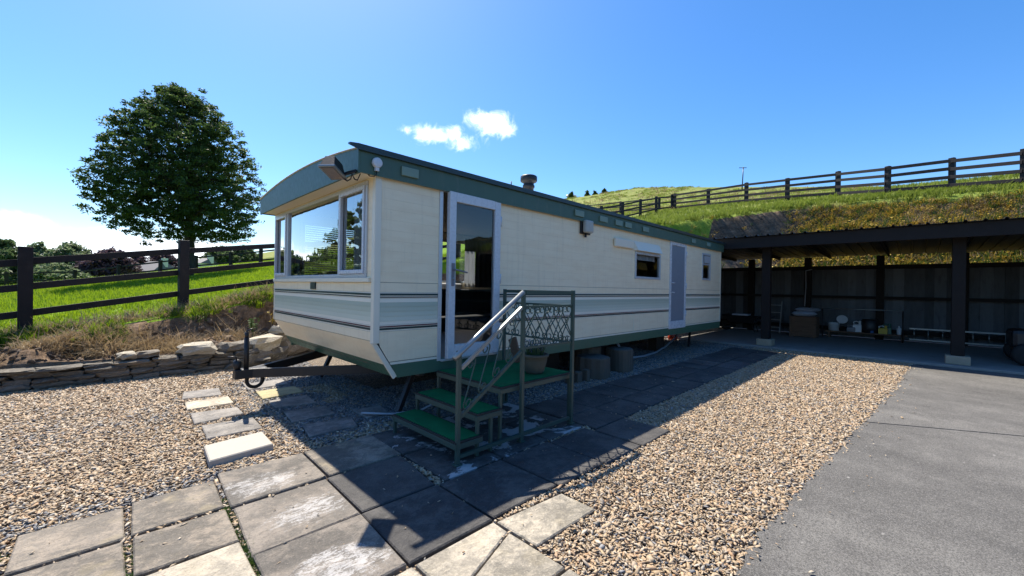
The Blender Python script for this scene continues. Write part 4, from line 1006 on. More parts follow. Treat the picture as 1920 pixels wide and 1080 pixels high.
def clad(wallobj, x0, x1, ops, P, side):
    """one board object per row and segment; P(x, out, z) -> world"""
    def board(r, m, name, lap=.0026, flat=0.):
        a, b_, c, d = r; bb = MB()
        prof = [(c, 0.), (c, lap+flat), (c+(d-c)*.5, lap*.75+flat), (d-.0006, .0008+flat), (d-.0006, 0.)]
        sl_ = lambda z_: max(a, nose(z_)+.03) if (side == 0 and abs(a-x0) < 1e-6 and z_ < .868) else a
        vs = [P(sl_(z_), o_, z_) for z_, o_ in prof]+[P(b_, o_, z_) for z_, o_ in prof]; n = len(prof)
        fs = [(i, (i+1) % n, (i+1) % n+n, i+n) for i in range(n)]+[tuple(range(n)), tuple(range(2*n-1, n-1, -1))]
        bb.add(vs, fs); bb.build(name, m, wallobj)
    for (c, d) in rows+[(1.338, 1.43)]+list(zip(up[:-1], [u_-.0 for u_ in up[1:]])):
        for r in cut(x0, x1, c, d, ops): board(r, 'cream', 'siding_board')
    for (c, d) in WHITE:
        for r in cut(x0, x1, c, d, ops): board(r, 'white_band', 'siding_board', .003)
    for i, (c, d) in enumerate(GREY):
        for r in cut(x0, x1, c, d, ops): board(r, M['greyband'][i], 'siding_board', .0045)
    for (c, d, m, o_) in [(.957, 1.018, 'white_band', .002), (1.277, 1.336, 'white_band', .002)]:
        for r in cut(x0, x1, c, d, ops): board(r, m, 'siding_board', .002)
    for (c, d, m) in [(.6505, .6545, 'stripe_dark'), (.970, .990, 'stripe_green'), (.996, 1.008, 'stripe_red'), (1.305, 1.326, 'stripe_green'), (1.284, 1.295, 'stripe_dark')]:
        for (a, b_, c2, d2) in cut(x0, x1, c, d, ops):
            if side == 0 and abs(a-x0) < 1e-6 and c2 < .868: a = nose(c2)+.03
            bb = MB(); A, B = P(a, .0055, c2), P(b_, .0055, d2); A0, B0 = P(a, .0005, c2), P(b_, .0005, d2)
            bb.box(min(A[0], B[0], A0[0], B0[0]), max(A[0], B[0], A0[0], B0[0]), min(A[1], B[1], A0[1], B0[1]), max(A[1], B[1], A0[1], B0[1]), c2, d2); bb.build('stripe', m, wallobj)
# right side
def nose(z): return X0+.235*(.868-z)/.375
w = MB()
for r in cut(X0+.06, X1, .868, 2.50, OPR)+cut(X0+.30, X1, .61, .868, OPR): w.box(r[0], r[1], Y0+.001, Y0+.045, r[2], r[3])
w.add([(X0+.06, Y0+.001, .868), (X0+.30, Y0+.001, .868), (X0+.30, Y0+.001, .61), (X0+.24, Y0+.001, .61), (X0+.06, Y0+.045, .868), (X0+.30, Y0+.045, .868), (X0+.30, Y0+.045, .61), (X0+.24, Y0+.045, .61)], [(0, 3, 2, 1), (4, 5, 6, 7), (0, 4, 7, 3)])
sw = w.build('side_wall', 'inner', cv)
clad(sw, X0+.055, X1-.03, OPR, lambda x, o_, z: (x, Y0-o_, z), 0)
MB().box(6.795, 6.80, Y0-.0075, Y0, .655, .95).build('joint_strip', 'trim', sw)
b = MB(); b.box(X1-.03, X1+.008, Y0-.010, Y0+.03, .62, 2.46); b.build('corner_trim', 'trim', cv)
# left side and rear
w = MB()
for r in cut(X0+.05, X1, .868, 2.50, OPL)+cut(X0+.25, X1, .61, .868, OPL): w.box(r[0], r[1], Y1-.045, Y1, r[2], r[3])
w.add([(X0+.02, Y1-.001, .868), (X0+.25, Y1-.001, .868), (X0+.25, Y1-.001, .61), (X0+.17, Y1-.001, .61)], [(0, 1, 2, 3)])
w.build('side_wall', 'cream', cv)
MB().box(X1-.045, X1, Y0+.046, Y1-.046, .61, 2.55).build('rear_wall', 'cream', cv)
# front wall
w = MB()
for r in cut(Y0+.012, Y1, .862, 2.50, OPF): w.box(X0+.001, X0+.045, r[0], r[1], r[2], r[3])
fw = w.build('front_wall', 'inner', cv)
rows_s = rows; rows = [(.87, .955)]; ws = WHITE; WHITE = WHITE[1:]
clad(fw, Y0+.05, Y1, OPF, lambda y, o_, z: (X0-o_, y, z), 1)
rows = rows_s; WHITE = ws
# sloping lower nose: cream ribs over a green skirt
def nose(z): return X0+.235*(.868-z)/.375
for i in range(5):
    z1_, z0_ = .868-.05*i, .868-.05*(i+1); bb = MB()
    bb.add([(nose(z1_), Y0+.03, z1_), (nose(z1_), Y1, z1_), (nose(z0_)-.009, Y1, z0_+.002), (nose(z0_)-.009, Y0+.03, z0_+.002), (nose(z0_)+.01, Y1, z0_), (nose(z0_)+.01, Y0+.03, z0_)],
           [(0, 1, 2, 3), (3, 2, 4, 5)]); bb.build('siding_board', 'cream', fw)
bb = MB(); bb.add([(nose(.618)-.004, Y0+.03, .618), (nose(.618)-.004, Y1, .618), (nose(.49), Y1, .49), (nose(.49), Y0+.03, .49), (nose(.49)+.03, Y1, .49), (nose(.49)+.03, Y0+.03, .49), (nose(.618)+.05, Y1, .622), (nose(.618)+.05, Y0+.03, .622)],
                  [(0, 1, 2, 3), (3, 2, 4, 5), (1, 0, 7, 6)]); bb.build('skirt', 'skirt', cv)
bb = MB()                                        # side of the nose below the kink and skirt along the side
bb.add([(nose(.62)+.03, Y0-.004, .622), (X1, Y0-.004, .622), (X1, Y0-.004, .46), (nose(.49)+.02, Y0-.004, .49), (nose(.62)+.03, Y0+.05, .622), (X1, Y0+.05, .622), (X1, Y0+.05, .46), (nose(.49)+.02, Y0+.05, .49)],
       [(3, 2, 1, 0), (4, 5, 6, 7), (0, 1, 5, 4), (2, 3, 7, 6), (1, 2, 6, 5), (3, 0, 4, 7)]); bb.build('skirt', 'skirt', cv)
bb = MB(); bb.box(nose(.5), X1, Y1-.05, Y1, .46, .609); bb.build('skirt', 'skirt', cv); MB().box(X1-.05, X1-.001, Y0+.051, Y1-.051, .46, .609).build('skirt', 'skirt', cv)
bb = MB(); bb.bar((X0-.002, Y0+.016, .862), (nose(.49)-.002, Y0+.016, .492), .042, .03, (0, 1, 0)); bb.build('corner_trim', 'trim', cv)
bb = MB(); bb.box(X0-.012, X0+.055, Y0-.012, Y0+.05, .845, 2.445); bb.build('corner_trim', 'trim', cv, bevel=.006)
bb = MB(); bb.box(X0-.012, X0+.055, Y1-.02, Y1+.012, .868, 2.445); bb.build('corner_trim', 'trim', cv, bevel=.006)
# floor, ceiling
MB().box(X0+.28, X1-.05, Y0+.05, Y1-.05, .56, .605).build('floor', 'inner_floor', cv)
MB().box(X0+.05, X1-.05, Y0+.05, Y1-.05, 2.505, 2.53).build('ceiling', 'inner', cv)
MB().box(6.3, 6.34, Y0+.05, Y1-.05, .61, 2.5).build('partition', 'inner', cv)
# roof: shallow arch with fascia boards and a dark gutter
RX0, RX1, RY0, RY1 = 1.60, 11.42, 3.60, 6.92
ys = np.linspace(RY0-.01, RY1+.01, 17); arch = lambda y: 2.655+.105*(1-((y-5.26)/1.66)**2)
bb = MB(); vs = []
for xx in (RX0-.012, RX1+.02):
    for y in ys: vs.append((xx, y, arch(y)))
    for y in ys: vs.append((xx, y, arch(y)-.008))
fs = []
for i in range(16):
    fs += [(i, i+1, 34+i+1, 34+i), (17+i+1, 17+i, 51+i, 51+i+1), (i+1, i, 17+i, 17+i+1), (34+i, 34+i+1, 51+i+1, 51+i)]
bb.add(vs, fs, True); roof = bb.build('roof', 'roof', cv)
bb = MB(); vs = []
for y in np.linspace(RY0, RY1, 17): zb = 2.425+.012*(1-((y-5.26)/1.66)**2); vs += [(RX0, y, zb), (RX0, y, arch(y)-.015), (RX0+.02, y, zb), (RX0+.02, y, arch(y)-.015)]
fs = []
for i in range(16):
    a, c = i*4, (i+1)*4; fs += [(a, a+1, c+1, c), (c+2, c+3, a+3, a+2), (a+2, a, c, c+2)]
fs += [(0, 2, 3, 1), (16*4, 16*4+1, 16*4+3, 16*4+2)]
bb.add(vs, fs); bb.build('fascia', 'fascia', cv)
sf = MB().box(RX0+.021, RX1, RY0, RY0+.018, 2.432, 2.655).build('fascia', 'fascia', cv)
MB().box(RX0+.021, RX1, RY1-.018, RY1, 2.432, 2.65).build('fascia', 'fascia', cv); MB().box(RX1-.018, RX1, RY0+.019, RY1-.019, 2.432, 2.655).build('fascia', 'fascia', cv)
bb = MB(); bb.add([(RX0-.09, RY0-.03, 2.652), (RX0-.01, RY0-.03, 2.625), (RX0-.01, RY0+.012, 2.665), (RX0-.09, RY0+.012, 2.662), (RX0-.09, RY0-.03, 2.672), (RX0-.01, RY0-.03, 2.682), (RX0-.01, RY0+.012, 2.686), (RX0-.09, RY0+.012, 2.676)],
                  [(3, 2, 1, 0), (4, 5, 6, 7), (0, 1, 5, 4), (1, 2, 6, 5), (2, 3, 7, 6), (3, 0, 4, 7)]); bb.box(RX0-.01, RX1+.03, RY0-.03, RY0-.001, 2.628, 2.682); bb.build('gutter', 'gutter', cv)
MB().box(RX0+.021, X0+.0, RY0+.019, RY1-.019, 2.445, 2.458).build('soffit', 'trim', cv)
for (a, b_) in [(2.03, 2.22), (4.875, 5.10), (5.535, 5.76), (6.01, 6.235), (6.325, 6.545), (6.97, 7.195), (9.25, 9.465), (10.165, 10.405)]:
    v_ = MB().box(a, b_, RY0-.022, RY0-.001, 2.487, 2.578).build('vent', 'vent', sf, bevel=.006)
# front window: three lights
fwn = thing('front_window', (X0, 5.3, 1.48), parent=cv)
bb = MB(); xo, xi = X0-.02, X0+.05
bb.box(xo, xi, 3.80, 6.84, 1.48, 1.515); bb.box(xo, xi, 3.80, 6.84, 2.385, 2.425)
for y0_, y1_ in ((3.80, 3.835), (4.435, 4.485), (6.225, 6.285), (6.80, 6.84)): bb.box(xo, xi, y0_, y1_, 1.5155, 2.3845)
bb.build('frame', 'alu', fwn, bevel=.004)
bb = MB()
for y0_, y1_ in ((3.837, 4.433), (6.287, 6.798)):
    bb.box(xo-.014, xo+.02, y0_, y1_, 1.517, 1.557); bb.box(xo-.014, xo+.02, y0_, y1_, 2.343, 2.383); bb.box(xo-.014, xo+.02, y0_, y0_+.035, 1.5575, 2.3425); bb.box(xo-.014, xo+.02, y1_-.035, y1_, 1.5575, 2.3425)
bb.build('sash', 'upvc', fwn, bevel=.004)
for y0_, y1_, z0_, z1_ in ((3.872, 4.398, 1.5575, 2.3425), (4.4855, 6.2245, 1.5155, 2.3845), (6.322, 6.763, 1.5575, 2.3425)):
    bb = MB(); bb.add([(X0+.004, y0_, z0_), (X0+.004, y0_, z1_), (X0+.004, y1_, z1_), (X0+.004, y1_, z0_)], [(0, 1, 2, 3)]); bb.build('pane', 'glass_front', fwn)
MB().box(X0-.03, X0, 3.72, 6.86, 1.432, 1.478).build('sill', 'trim', fwn, bevel=.004)
MB().box(X0-.018, X0-.004, 5.16, 5.32, 1.345, 1.425).build('vent', 'gutter', fw)
def curtain(name, path_a, path_b, z0, z1, m, parent, n=26, amp=.025):
    bb = MB(); a, c = Vector(path_a), Vector(path_b); d = (c-a); nrm = Vector((-d.y, d.x)).normalized(); vs = []
    for i in range(n+1):
        t = i/n; p = a+d*t+nrm*(math.sin(t*n*1.15)*amp+random.uniform(-.004, .004)); vs += [(p.x, p.y, z0), (p.x, p.y, z1)]
    bb.add(vs, [(2*i, 2*i+2, 2*i+3, 2*i+1) for i in range(n)], True); return bb.build(name, m, parent)
curtain('curtain', (X0+.09, 3.88), (X0+.11, 4.36), 1.45, 2.40, 'curtain', fwn); curtain('curtain', (X0+.11, 6.12), (X0+.09, 6.60), 1.45, 2.40, 'curtain_grey', fwn); curtain('curtain', (X0+.11, 6.62), (X0+.09, 6.78), 1.45, 2.40, 'curtain', fwn)
# left side windows, seen through the caravan
for (a, b_, c, d) in OPL:
    e = thing('side_window', (a, Y1, c), parent=cv); bb = MB()
    bb.box(a, b_, Y1-.05, Y1+.012, c, c+.04); bb.box(a, b_, Y1-.05, Y1+.012, d-.04, d); bb.box(a, a+.04, Y1-.05, Y1+.012, c+.0405, d-.0405); bb.box(b_-.04, b_, Y1-.05, Y1+.012, c+.0405, d-.0405)
    bb.build('frame', 'alu', e); bb = MB(); bb.add([(a+.04, Y1-.01, c+.04), (b_-.04, Y1-.01, c+.04), (b_-.04, Y1-.01, d-.04), (a+.04, Y1-.01, d-.04)], [(0, 1, 2, 3)]); bb.build('pane', 'glass', e)
bl = thing('venetian_blind', (2.95, Y1-.1, 2.36), parent=cv)
z = 2.345
while z > 1.53:
    bb = MB(); bb.add([(2.19, Y1-.115, z), (3.72, Y1-.115, z), (3.72, Y1-.088, z-.016), (2.19, Y1-.088, z-.016)], [(0, 1, 2, 3)]); bb.build('slat', 'blind', bl); z -= .034
curtain('curtain', (5.34, Y1-.10), (5.62, Y1-.10), 1.40, 2.36, 'curtain', cv, 14); curtain('curtain', (5.62, Y1-.12), (6.15, Y1-.12), 1.40, 2.36, 'inner_drape', cv, 20); curtain('valance', (5.3, Y1-.15), (6.2, Y1-.15), 2.16, 2.42, 'inner_drape', cv, 40, .015)
# glazed front door, ajar
dr = thing('glazed_door', (3.39, Y0-.02, .62), parent=cv)
bb = MB(); yo = Y0-.014
bb.box(2.52, 2.565, yo, Y0+.05, .60, 2.455); bb.box(3.395, 3.41, yo-.008, Y0+.05, .60, 2.455); bb.box(2.5655, 3.3945, yo, Y0+.05, 2.442, 2.455); bb.box(2.5655, 3.3945, yo-.02, Y0+.05, .592, .615)
bb.build('jamb', 'alu', cv, bevel=.003)
def lr(x0, x1, z0, z1, y0=-.028, y1=.028): return MB().box(x0, x1, Y0-.02+y0, Y0-.02+y1, z0, z1)
bb = lr(2.615, 2.705, .617, 2.440)
for q in (lr(3.295, 3.392, .617, 2.440), lr(2.7055, 3.2945, 2.335, 2.440), lr(2.7055, 3.2945, .617, .765)): bb.add(q.v, q.f)
bb.build('door_frame', 'upvc', dr, bevel=.006)
bb = MB(); bb.add([(2.7055, Y0-.02, .765), (3.2945, Y0-.02, .765), (3.2945, Y0-.02, 2.335), (2.7055, Y0-.02, 2.335)], [(0, 1, 2, 3)]); bb.build('pane', 'glass', dr)
bb = MB(); bb.box(2.645, 2.685, Y0-.058, Y0-.049, 1.41, 1.66); bb.box(2.656, 2.674, Y0-.075, Y0-.058, 1.58, 1.60); bb.tube([(2.665, Y0-.085, 1.59), (2.83, Y0-.095, 1.562)], .010, 8); bb.build('handle', 'plastic_grey', dr, bevel=.002)
bb = MB(); bb.tube([(2.665, Y0-.062, 1.49), (2.665, Y0-.048, 1.49)], .014, 10); bb.build('lock', 'galv', dr)
for z_ in (2.15, 1.45, .85): MB().tube([(3.402, Y0-.042, z_), (3.402, Y0-.042, z_+.12)], .011, 8).build('hinge', 'upvc', dr)
dr.rotation_euler.z = rad(1.6)
# rear door with grey pane
d2 = thing('rear_door', (8.67, Y0, .62), parent=cv)
bb = MB(); bb.box(8.26, 8.335, Y0-.022, Y0+.04, .60, 2.45); bb.box(9.02, 9.09, Y0-.022, Y0+.04, .60, 2.45); bb.box(8.3355, 9.0195, Y0-.022, Y0+.04, 2.36, 2.45); bb.box(8.3355, 9.0195, Y0-.022, Y0+.04, .60, .76)
bb.build('door_frame', 'upvc', d2, bevel=.005); MB().box(8.3355, 9.0195, Y0-.008, Y0+.02, .7605, 2.3595).build('pane', 'door_grey', d2)
bb = MB(); bb.box(8.275, 8.315, Y0-.03, Y0-.0225, 1.34, 1.62); bb.tube([(8.295, Y0-.05, 1.57), (8.42, Y0-.055, 1.565)], .011, 8); bb.tube([(8.295, Y0-.05, 1.37), (8.40, Y0-.055, 1.365)], .011, 8); bb.build('handle', 'upvc', d2)
for z_ in (2.15, 1.45, .85): MB().tube([(9.08, Y0-.03, z_), (9.08, Y0-.03, z_+.12)], .011, 8).build('hinge', 'upvc', d2)
# right side windows
for (a, b_, c, d, t_) in [(6.80, 7.83, 1.61, 2.11, 0), (10.05, 10.6, 1.67, 2.32, .22)]:
    e = thing('side_window', (a, Y0, c), parent=cv); bb = MB(); fr = .045
    bb.box(a, b_, Y0-.018, Y0+.04, c, c+fr); bb.box(a, b_, Y0-.018, Y0+.04, d-fr, d); bb.box(a, a+fr, Y0-.018, Y0+.04, c+fr+.0005, d-fr-.0005); bb.box(b_-fr, b_, Y0-.018, Y0+.04, c+fr+.0005, d-fr-.0005)
    if t_: bb.box(a+fr+.0005, b_-fr-.0005, Y0-.017, Y0+.04, d-fr-t_-.02, d-fr-t_+.015)
    bb.build('frame', 'alu', e, bevel=.004); bb = MB(); bb.add([(a+fr, Y0+.01, c+fr), (b_-fr, Y0+.01, c+fr), (b_-fr, Y0+.01, d-fr), (a+fr, Y0+.01, d-fr)], [(0, 1, 2, 3)]); bb.build('pane', 'glass', e)
    if t_:
        bb = MB(); bb.box(a+.10, b_-.10, Y0-.03, Y0+.008, d-fr-t_+.03, d-fr-.02); bb.build('vent', 'alu', e)
    else:
        curtain('curtain', (a+.05, Y0+.08), (b_-.05, Y0+.08), 1.97, 2.10, 'curtain', e, 34, .012)
# awning covers, bulkhead lamp, floodlight, aerial cap on the side
bb = MB(); bb.add([(6.74, Y0-.008, 2.295), (7.76, Y0-.008, 2.295), (7.79, Y0-.075, 2.125), (6.80, Y0-.075, 2.125), (6.74, Y0-.008, 2.12), (7.79, Y0-.008, 2.12)], [(3, 2, 1, 0), (4, 5, 2, 3), (0, 4, 3), (1, 2, 5)]); bb.build('window_hood', 'trim', cv)
bb = MB(); bb.box(6.05, 6.68, Y0-.055, Y0-.009, 2.135, 2.285); bb.build('vent_cover', 'trim', cv, bevel=.015)
lp = thing('bulkhead_lamp', (5.2, Y0, 2.35), parent=cv); bb = MB(); bb.box(5.075, 5.325, Y0-.035, Y0-.009, 2.245, 2.47); bb.tube([(5.2, Y0-.03, 2.20), (5.2, Y0-.03, 2.245)], .02, 8); bb.build('backplate', 'dark_metal', lp, bevel=.008)
bb = MB(); bb.box(5.105, 5.305, Y0-.115, Y0-.036, 2.262, 2.455); bb.build('lens', 'lamp_glass', lp, bevel=.025)
fl = thing('floodlight', (1.47, 3.85, 2.46), parent=cv)
Fc = Vector((1.405, 3.67, 2.405)); fx = Vector((.72, .69, -.05)).normalized(); fn = Vector((-.12, -.16, -1)).normalized(); fx = (fx-fn*fx.dot(fn)).normalized(); fy = fn.cross(fx)
def fb(w_, h_, d0, d1, k=1.0):
    vs = []
    for dd, kk in ((d0, 1), (d1, k)):
        for sx, sy in ((-1, -1), (1, -1), (1, 1), (-1, 1)): vs.append(Fc+fx*(sx*w_/2*kk)+fy*(sy*h_/2*kk)+fn*dd)
    q = MB(); q.add(vs, [(3, 2, 1, 0), (4, 5, 6, 7), (0, 1, 5, 4), (1, 2, 6, 5), (2, 3, 7, 6), (3, 0, 4, 7)]); return q
fb(.235, .125, .0, -.105, .66).build('casing', 'dark_metal', fl); fb(.262, .148, .0005, .02).build('bezel', 'galv', fl, bevel=.004); fb(.215, .106, .0205, .024).build('lens', 'lamp_lens', fl)
bb = MB(); bb.bar(Fc+fx*.12-fn*.02, (1.60, 3.63, 2.445), .035, .02); bb.build('bracket', 'dark_metal', fl)
cb = [(1.50, 3.72, 2.41), (1.515, 3.70, 2.365), (1.54, 3.69, 2.35), (1.565, 3.675, 2.37), (1.57, 3.66, 2.415), (1.59, 3.65, 2.37), (1.615, 3.645, 2.365), (1.64, 3.64, 2.43)]
MB().tube(cb, .006, 6).build('cable', 'rubber', fl)
ac = thing('aerial_cap', (1.77, RY0, 2.53), parent=cv); bb = MB(); bb.lathe([(.002, -.045), (.045, -.042), (.05, -.02), (.045, 0)], (1.77, RY0-.001, 2.545), 18, 'y'); bb.box(1.752, 1.788, RY0-.035, RY0-.002, 2.468, 2.515); bb.build('cap', 'upvc', ac, bevel=.003)
MB().tube([(1.768, RY0-.02, 2.47), (1.767, RY0-.022, 2.44), (1.745, RY0-.02, 2.415), (1.72, RY0+.02, 2.42), (1.71, RY0+.04, 2.44)], .005, 6).build('cable', 'rubber', ac)
# flue, stub aerial
bb = MB(); bb.lathe([(.085, -.35), (.085, .18), (.10, .19), (.10, .225), (.088, .235), (.088, .27), (.13, .285), (.14, .30), (.14, .37), (.12, .385), (.002, .39)], (4.95, 4.6, 2.885), 20); bb.build('flue', 'dark_metal', cv)
MB().tube([(3.9, 3.95, 2.7), (3.9, 3.95, 2.86)], .008, 6).build('aerial', 'dark_metal', cv)
# chassis, tow frame, jacks
ch = thing('chassis', (6.5, 5.25, .4), parent=cv); bb = MB()
for y in (4.35, 6.15): bb.box(2.3, 11.2, y-.03, y+.03, .40, .55)
for x in (2.4, 4.5, 6.8, 9, 11.1): bb.box(x-.03, x+.03, Y0+.1, Y1-.1, .44, .545)
bb.build('beam', 'dark_metal', ch)
for sgn in (-1, 1):
    bb = MB(); bb.bar((1.16, 5.25+sgn*.03, .405), (2.45, 5.25+sgn*.92, .43), .055, .10); bb.build('tow_arm', 'dark_metal', ch, bevel=.004)
bb = MB(); bb.box(.99, 1.30, 5.19, 5.31, .355, .457); bb.build('hitch_plate', 'dark_metal', ch, bevel=.006)
bb = MB(); bb.lathe([(.002, .03), (.03, .035), (.042, .075), (.042, .12), (.02, .145), (.002, .15)], (1.02, 5.25, .42), 14); bb.tube([(1.02, 5.25, .54), (1.0, 5.22, .60), (.93, 5.24, .60)], .010, 8); bb.build('coupling_head', 'dark_metal', ch)
bb = MB(); bb.tube([(1.105, 5.25, .43), (1.105, 5.25, .80)], .026, 12); bb.tube([(1.105, 5.25, .79), (1.105, 5.25, .86)], .020, 12); bb.tube([(1.105, 5.25, .85), (1.105, 5.25, .875), (1.16, 5.22, .90)], .008, 8); bb.build('jockey_post', 'dark_metal', ch)
bb = MB(); ring = [(1.19+.078*math.cos(a), 5.25, .318+.078*math.sin(a)) for a in np.linspace(0, 2*math.pi, 25)]; bb.tube(ring, .019, 10, caps=False); bb.build('jockey_ring', 'rubber', ch)
for (x, y) in [(2.55, 4.1), (2.55, 6.4), (10.6, 4.1), (10.6, 6.4)]: MB().bar((x, y, .5), (x-.25, y-.05, .01), .05, .05).build('corner_jack', 'dark_metal', ch)
for x in (6.9, 7.75):
    for y in (4.45, 6.5): MB().lathe([(.08, -.09), (.24, -.09), (.30, -.06), (.31, 0), (.30, .06), (.24, .09), (.08, .09)], (x, y, .30), 28, 'y').build('wheel', 'rubber', ch)
for (x, y) in [(3.9, 4.35), (5.2, 4.35), (9.2, 4.35), (4.2, 6.15), (9.2, 6.15)]: MB().box(x-.2, x+.2, y-.1, y+.1, -.03, .40).build('support_block', 'soil', ch)
# things inside the caravan
sofa = thing('sofa', (4.6, 6.4, .605), 'black upholstered bench sofa inside the caravan under the window', 'sofa')
bb = MB(); bb.box(3.0, 6.2, 5.95, 6.75, .605, .86); bb.build('seat', 'black_fabric', sofa, bevel=.04); bb = MB(); bb.box(3.0, 6.2, 6.52, 6.78, .865, 1.36); bb.build('backrest', 'black_fabric', sofa, bevel=.06)
bb = MB(); bb.lathe([(.002, -.15), (.07, -.14), (.135, -.06), (.15, 0), (.135, .06), (.07, .14), (.03, .15)], (5.15, 5.5, 2.14), 20); bb.tube([(5.15, 5.5, 2.28), (5.15, 5.5, 2.5)], .012, 6)
tag(bb.build('pendant_lamp', 'globe', None, o=(5.15, 5.5, 2.5)), 'round globe pendant lamp hanging inside the caravan behind the glazed door', 'lamp')
bb = MB(); bb.tube([(4.05, 6.60, 1.42), (5.1, 6.60, 1.42)], .055, 12); tag(bb.build('rolled_towel', 'curtain', None, o=(4.6, 6.6, 1.42)), 'white rolled towel lying along the sofa back seen through the glazed door', 'towel')

# ------------------------------------------------------------------ steps with railings
st = thing('entrance_steps', (2.7, 3.0, 0), 'green metal entrance steps with turf treads and scrollwork railings', 'steps')
def tread(x0, x1, y0, y1, z, name):
    bb = MB(); t_ = .032
    bb.box(x0, x1, y0, y0+t_, z-.055, z-.012); bb.box(x0, x1, y1-t_, y1, z-.055, z-.012); bb.box(x0, x0+t_, y0+t_+.0005, y1-t_-.0005, z-.055, z-.012); bb.box(x1-t_, x1, y0+t_+.0005, y1-t_-.0005, z-.055, z-.012)
    f_ = bb.build(name, 'green_metal', st, bevel=.003)
    bb = MB(); bb.box(x0+.002, x1-.002, y0+.002, y1-.002, z-.0115, z+.004); bb.build('edging', 'black_edge', f_, bevel=.002)
    bb = MB(); bb.box(x0+.022, x1-.022, y0+.022, y1-.022, z+.0045, z+.010); bb.build('turf', 'carpet', f_)
    return f_
tread(1.94, 2.22, 2.53, 3.52, .175, 'tread'); tread(2.17, 2.46, 2.55, 3.50, .345, 'tread'); tread(2.46, 3.50, 2.58, 3.56, .515, 'platform')
def leg(x, y, z0, z1, r=.0135): return MB().tube([(x, y, z0), (x, y, z1)], r, sq=True).build('leg', 'green_metal', st, bevel=.002)
for (x, y, z1) in [(1.957, 3.50, .165), (2.187, 3.48, .335), (2.19, 2.57, .335), (2.34, 2.57, .335), (2.478, 3.54, .50), (2.478, 2.60, .50), (3.48, 3.54, .50), (3.48, 2.60, .50), (2.44, 3.48, .335)]: leg(x, y, 0.002, z1)
def post(x, y, z1):
    o = MB().tube([(x, y, .012), (x, y, z1)], .0165, sq=True).build('rail_post', 'green_metal', st, bevel=.003)
    MB().box(x-.03, x+.03, y-.03, y+.03, .0015, .012).build('foot', 'green_metal', o); return o
post(1.965, 2.54, .90); post(2.69, 2.54, 1.385); post(3.43, 2.53, 1.385); post(3.43, 3.55, 1.385)
MB().tube([(1.985, 2.54, .065), (3.405, 2.54, .065)], .014, sq=True).build('ground_rail', 'green_metal', st)
MB().tube([(1.90, 2.515, .845), (1.965, 2.515, .895), (2.66, 2.515, 1.362)], .022, 10).build('handrail', 'galv', st)
MB().tube([(1.986, 2.54, .755), (2.668, 2.54, 1.222)], .013, sq=True).build('rail', 'galv', st)
MB().tube([(1.986, 2.54, .375), (2.668, 2.54, .822)], .013, sq=True).build('rail', 'green_metal', st)
MB().tube([(2.712, 2.54, 1.362), (3.408, 2.535, 1.362)], .017, sq=True).build('top_rail', 'green_metal', st); MB().tube([(3.43, 2.552, 1.362), (3.43, 3.528, 1.362)], .017, sq=True).build('top_rail', 'green_metal', st)
def scroll2d(h, slant, mirror=1, turns=1.25, n=26, r0=.036):
    """an S scroll of height h: straight diagonal with a spiral at either end (2D points around the origin)"""
    half = [(0, 0)]; ang = math.atan2(h/2*.62, slant/2); x = y = 0.
    L = math.hypot(h/2*.56, slant/2*.8); x, y = L*math.cos(ang), L*math.sin(ang); half.append((x*.5, y*.5)); half.append((x, y))
    tot = turns*2*math.pi
    for i in range(n):
        t = i/n; rr = r0*(1-.72*t)*(1.0 if t > .18 else 1.0); ang += tot/n; x += rr*tot/n*math.cos(ang); y += rr*tot/n*math.sin(ang); half.append((x, y))
    full = [(-a, -b_) for a, b_ in half[::-1]]+half[1:]
    hh = max(p[1] for p in full); k = (h/2)/hh
    return [(mirror*a*k, b_*k) for a, b_ in full]
def scroll_panel(p0, p1, z0, z1, n):
    e = thing('scroll_panel', ((p0[0]+p1[0])/2, (p0[1]+p1[1])/2, z0), parent=st); a, c = Vector(p0), Vector(p1); d = (c-a).normalized(); L = (c-a).length
    for zz_ in (z0, z1): MB().tube([(*a, zz_), (*c, zz_)], .009, sq=True).build('rail', 'green_metal', e)
    nr = Vector((-d.y, d.x)); step = L/n
    for i in range(n):
        for mr, off in ((1, .004), (-1, -.004)):
            pts = scroll2d(z1-z0-.018, step*1.0, mr, .95, 18, .036); cx = step*(i+.5)
            bb = MB(); bb.tube([(a.x+d.x*(cx+s_)+nr.x*off, a.y+d.y*(cx+s_)+nr.y*off, (z0+z1)/2+h_) for s_, h_ in pts], .0058, 5); bb.build('scroll', 'green_metal', e)
scroll_panel((2.712, 2.54), (3.408, 2.535), .85, 1.232, 5); scroll_panel((3.43, 2.555), (3.43, 3.527), .845, 1.225, 6)
sl = (.467/.682)
for i in range(4):
    cx = 2.075+i*.155; zc = .565+(cx-1.986)*sl; pts = scroll2d(.37, .10, 1, 1.2, 24, .034)
    bb = MB(); bb.tube([(cx+s_, 2.54, zc+h_+s_*sl*.75) for s_, h_ in pts], .006, 6); bb.build('scroll', 'green_metal', st)
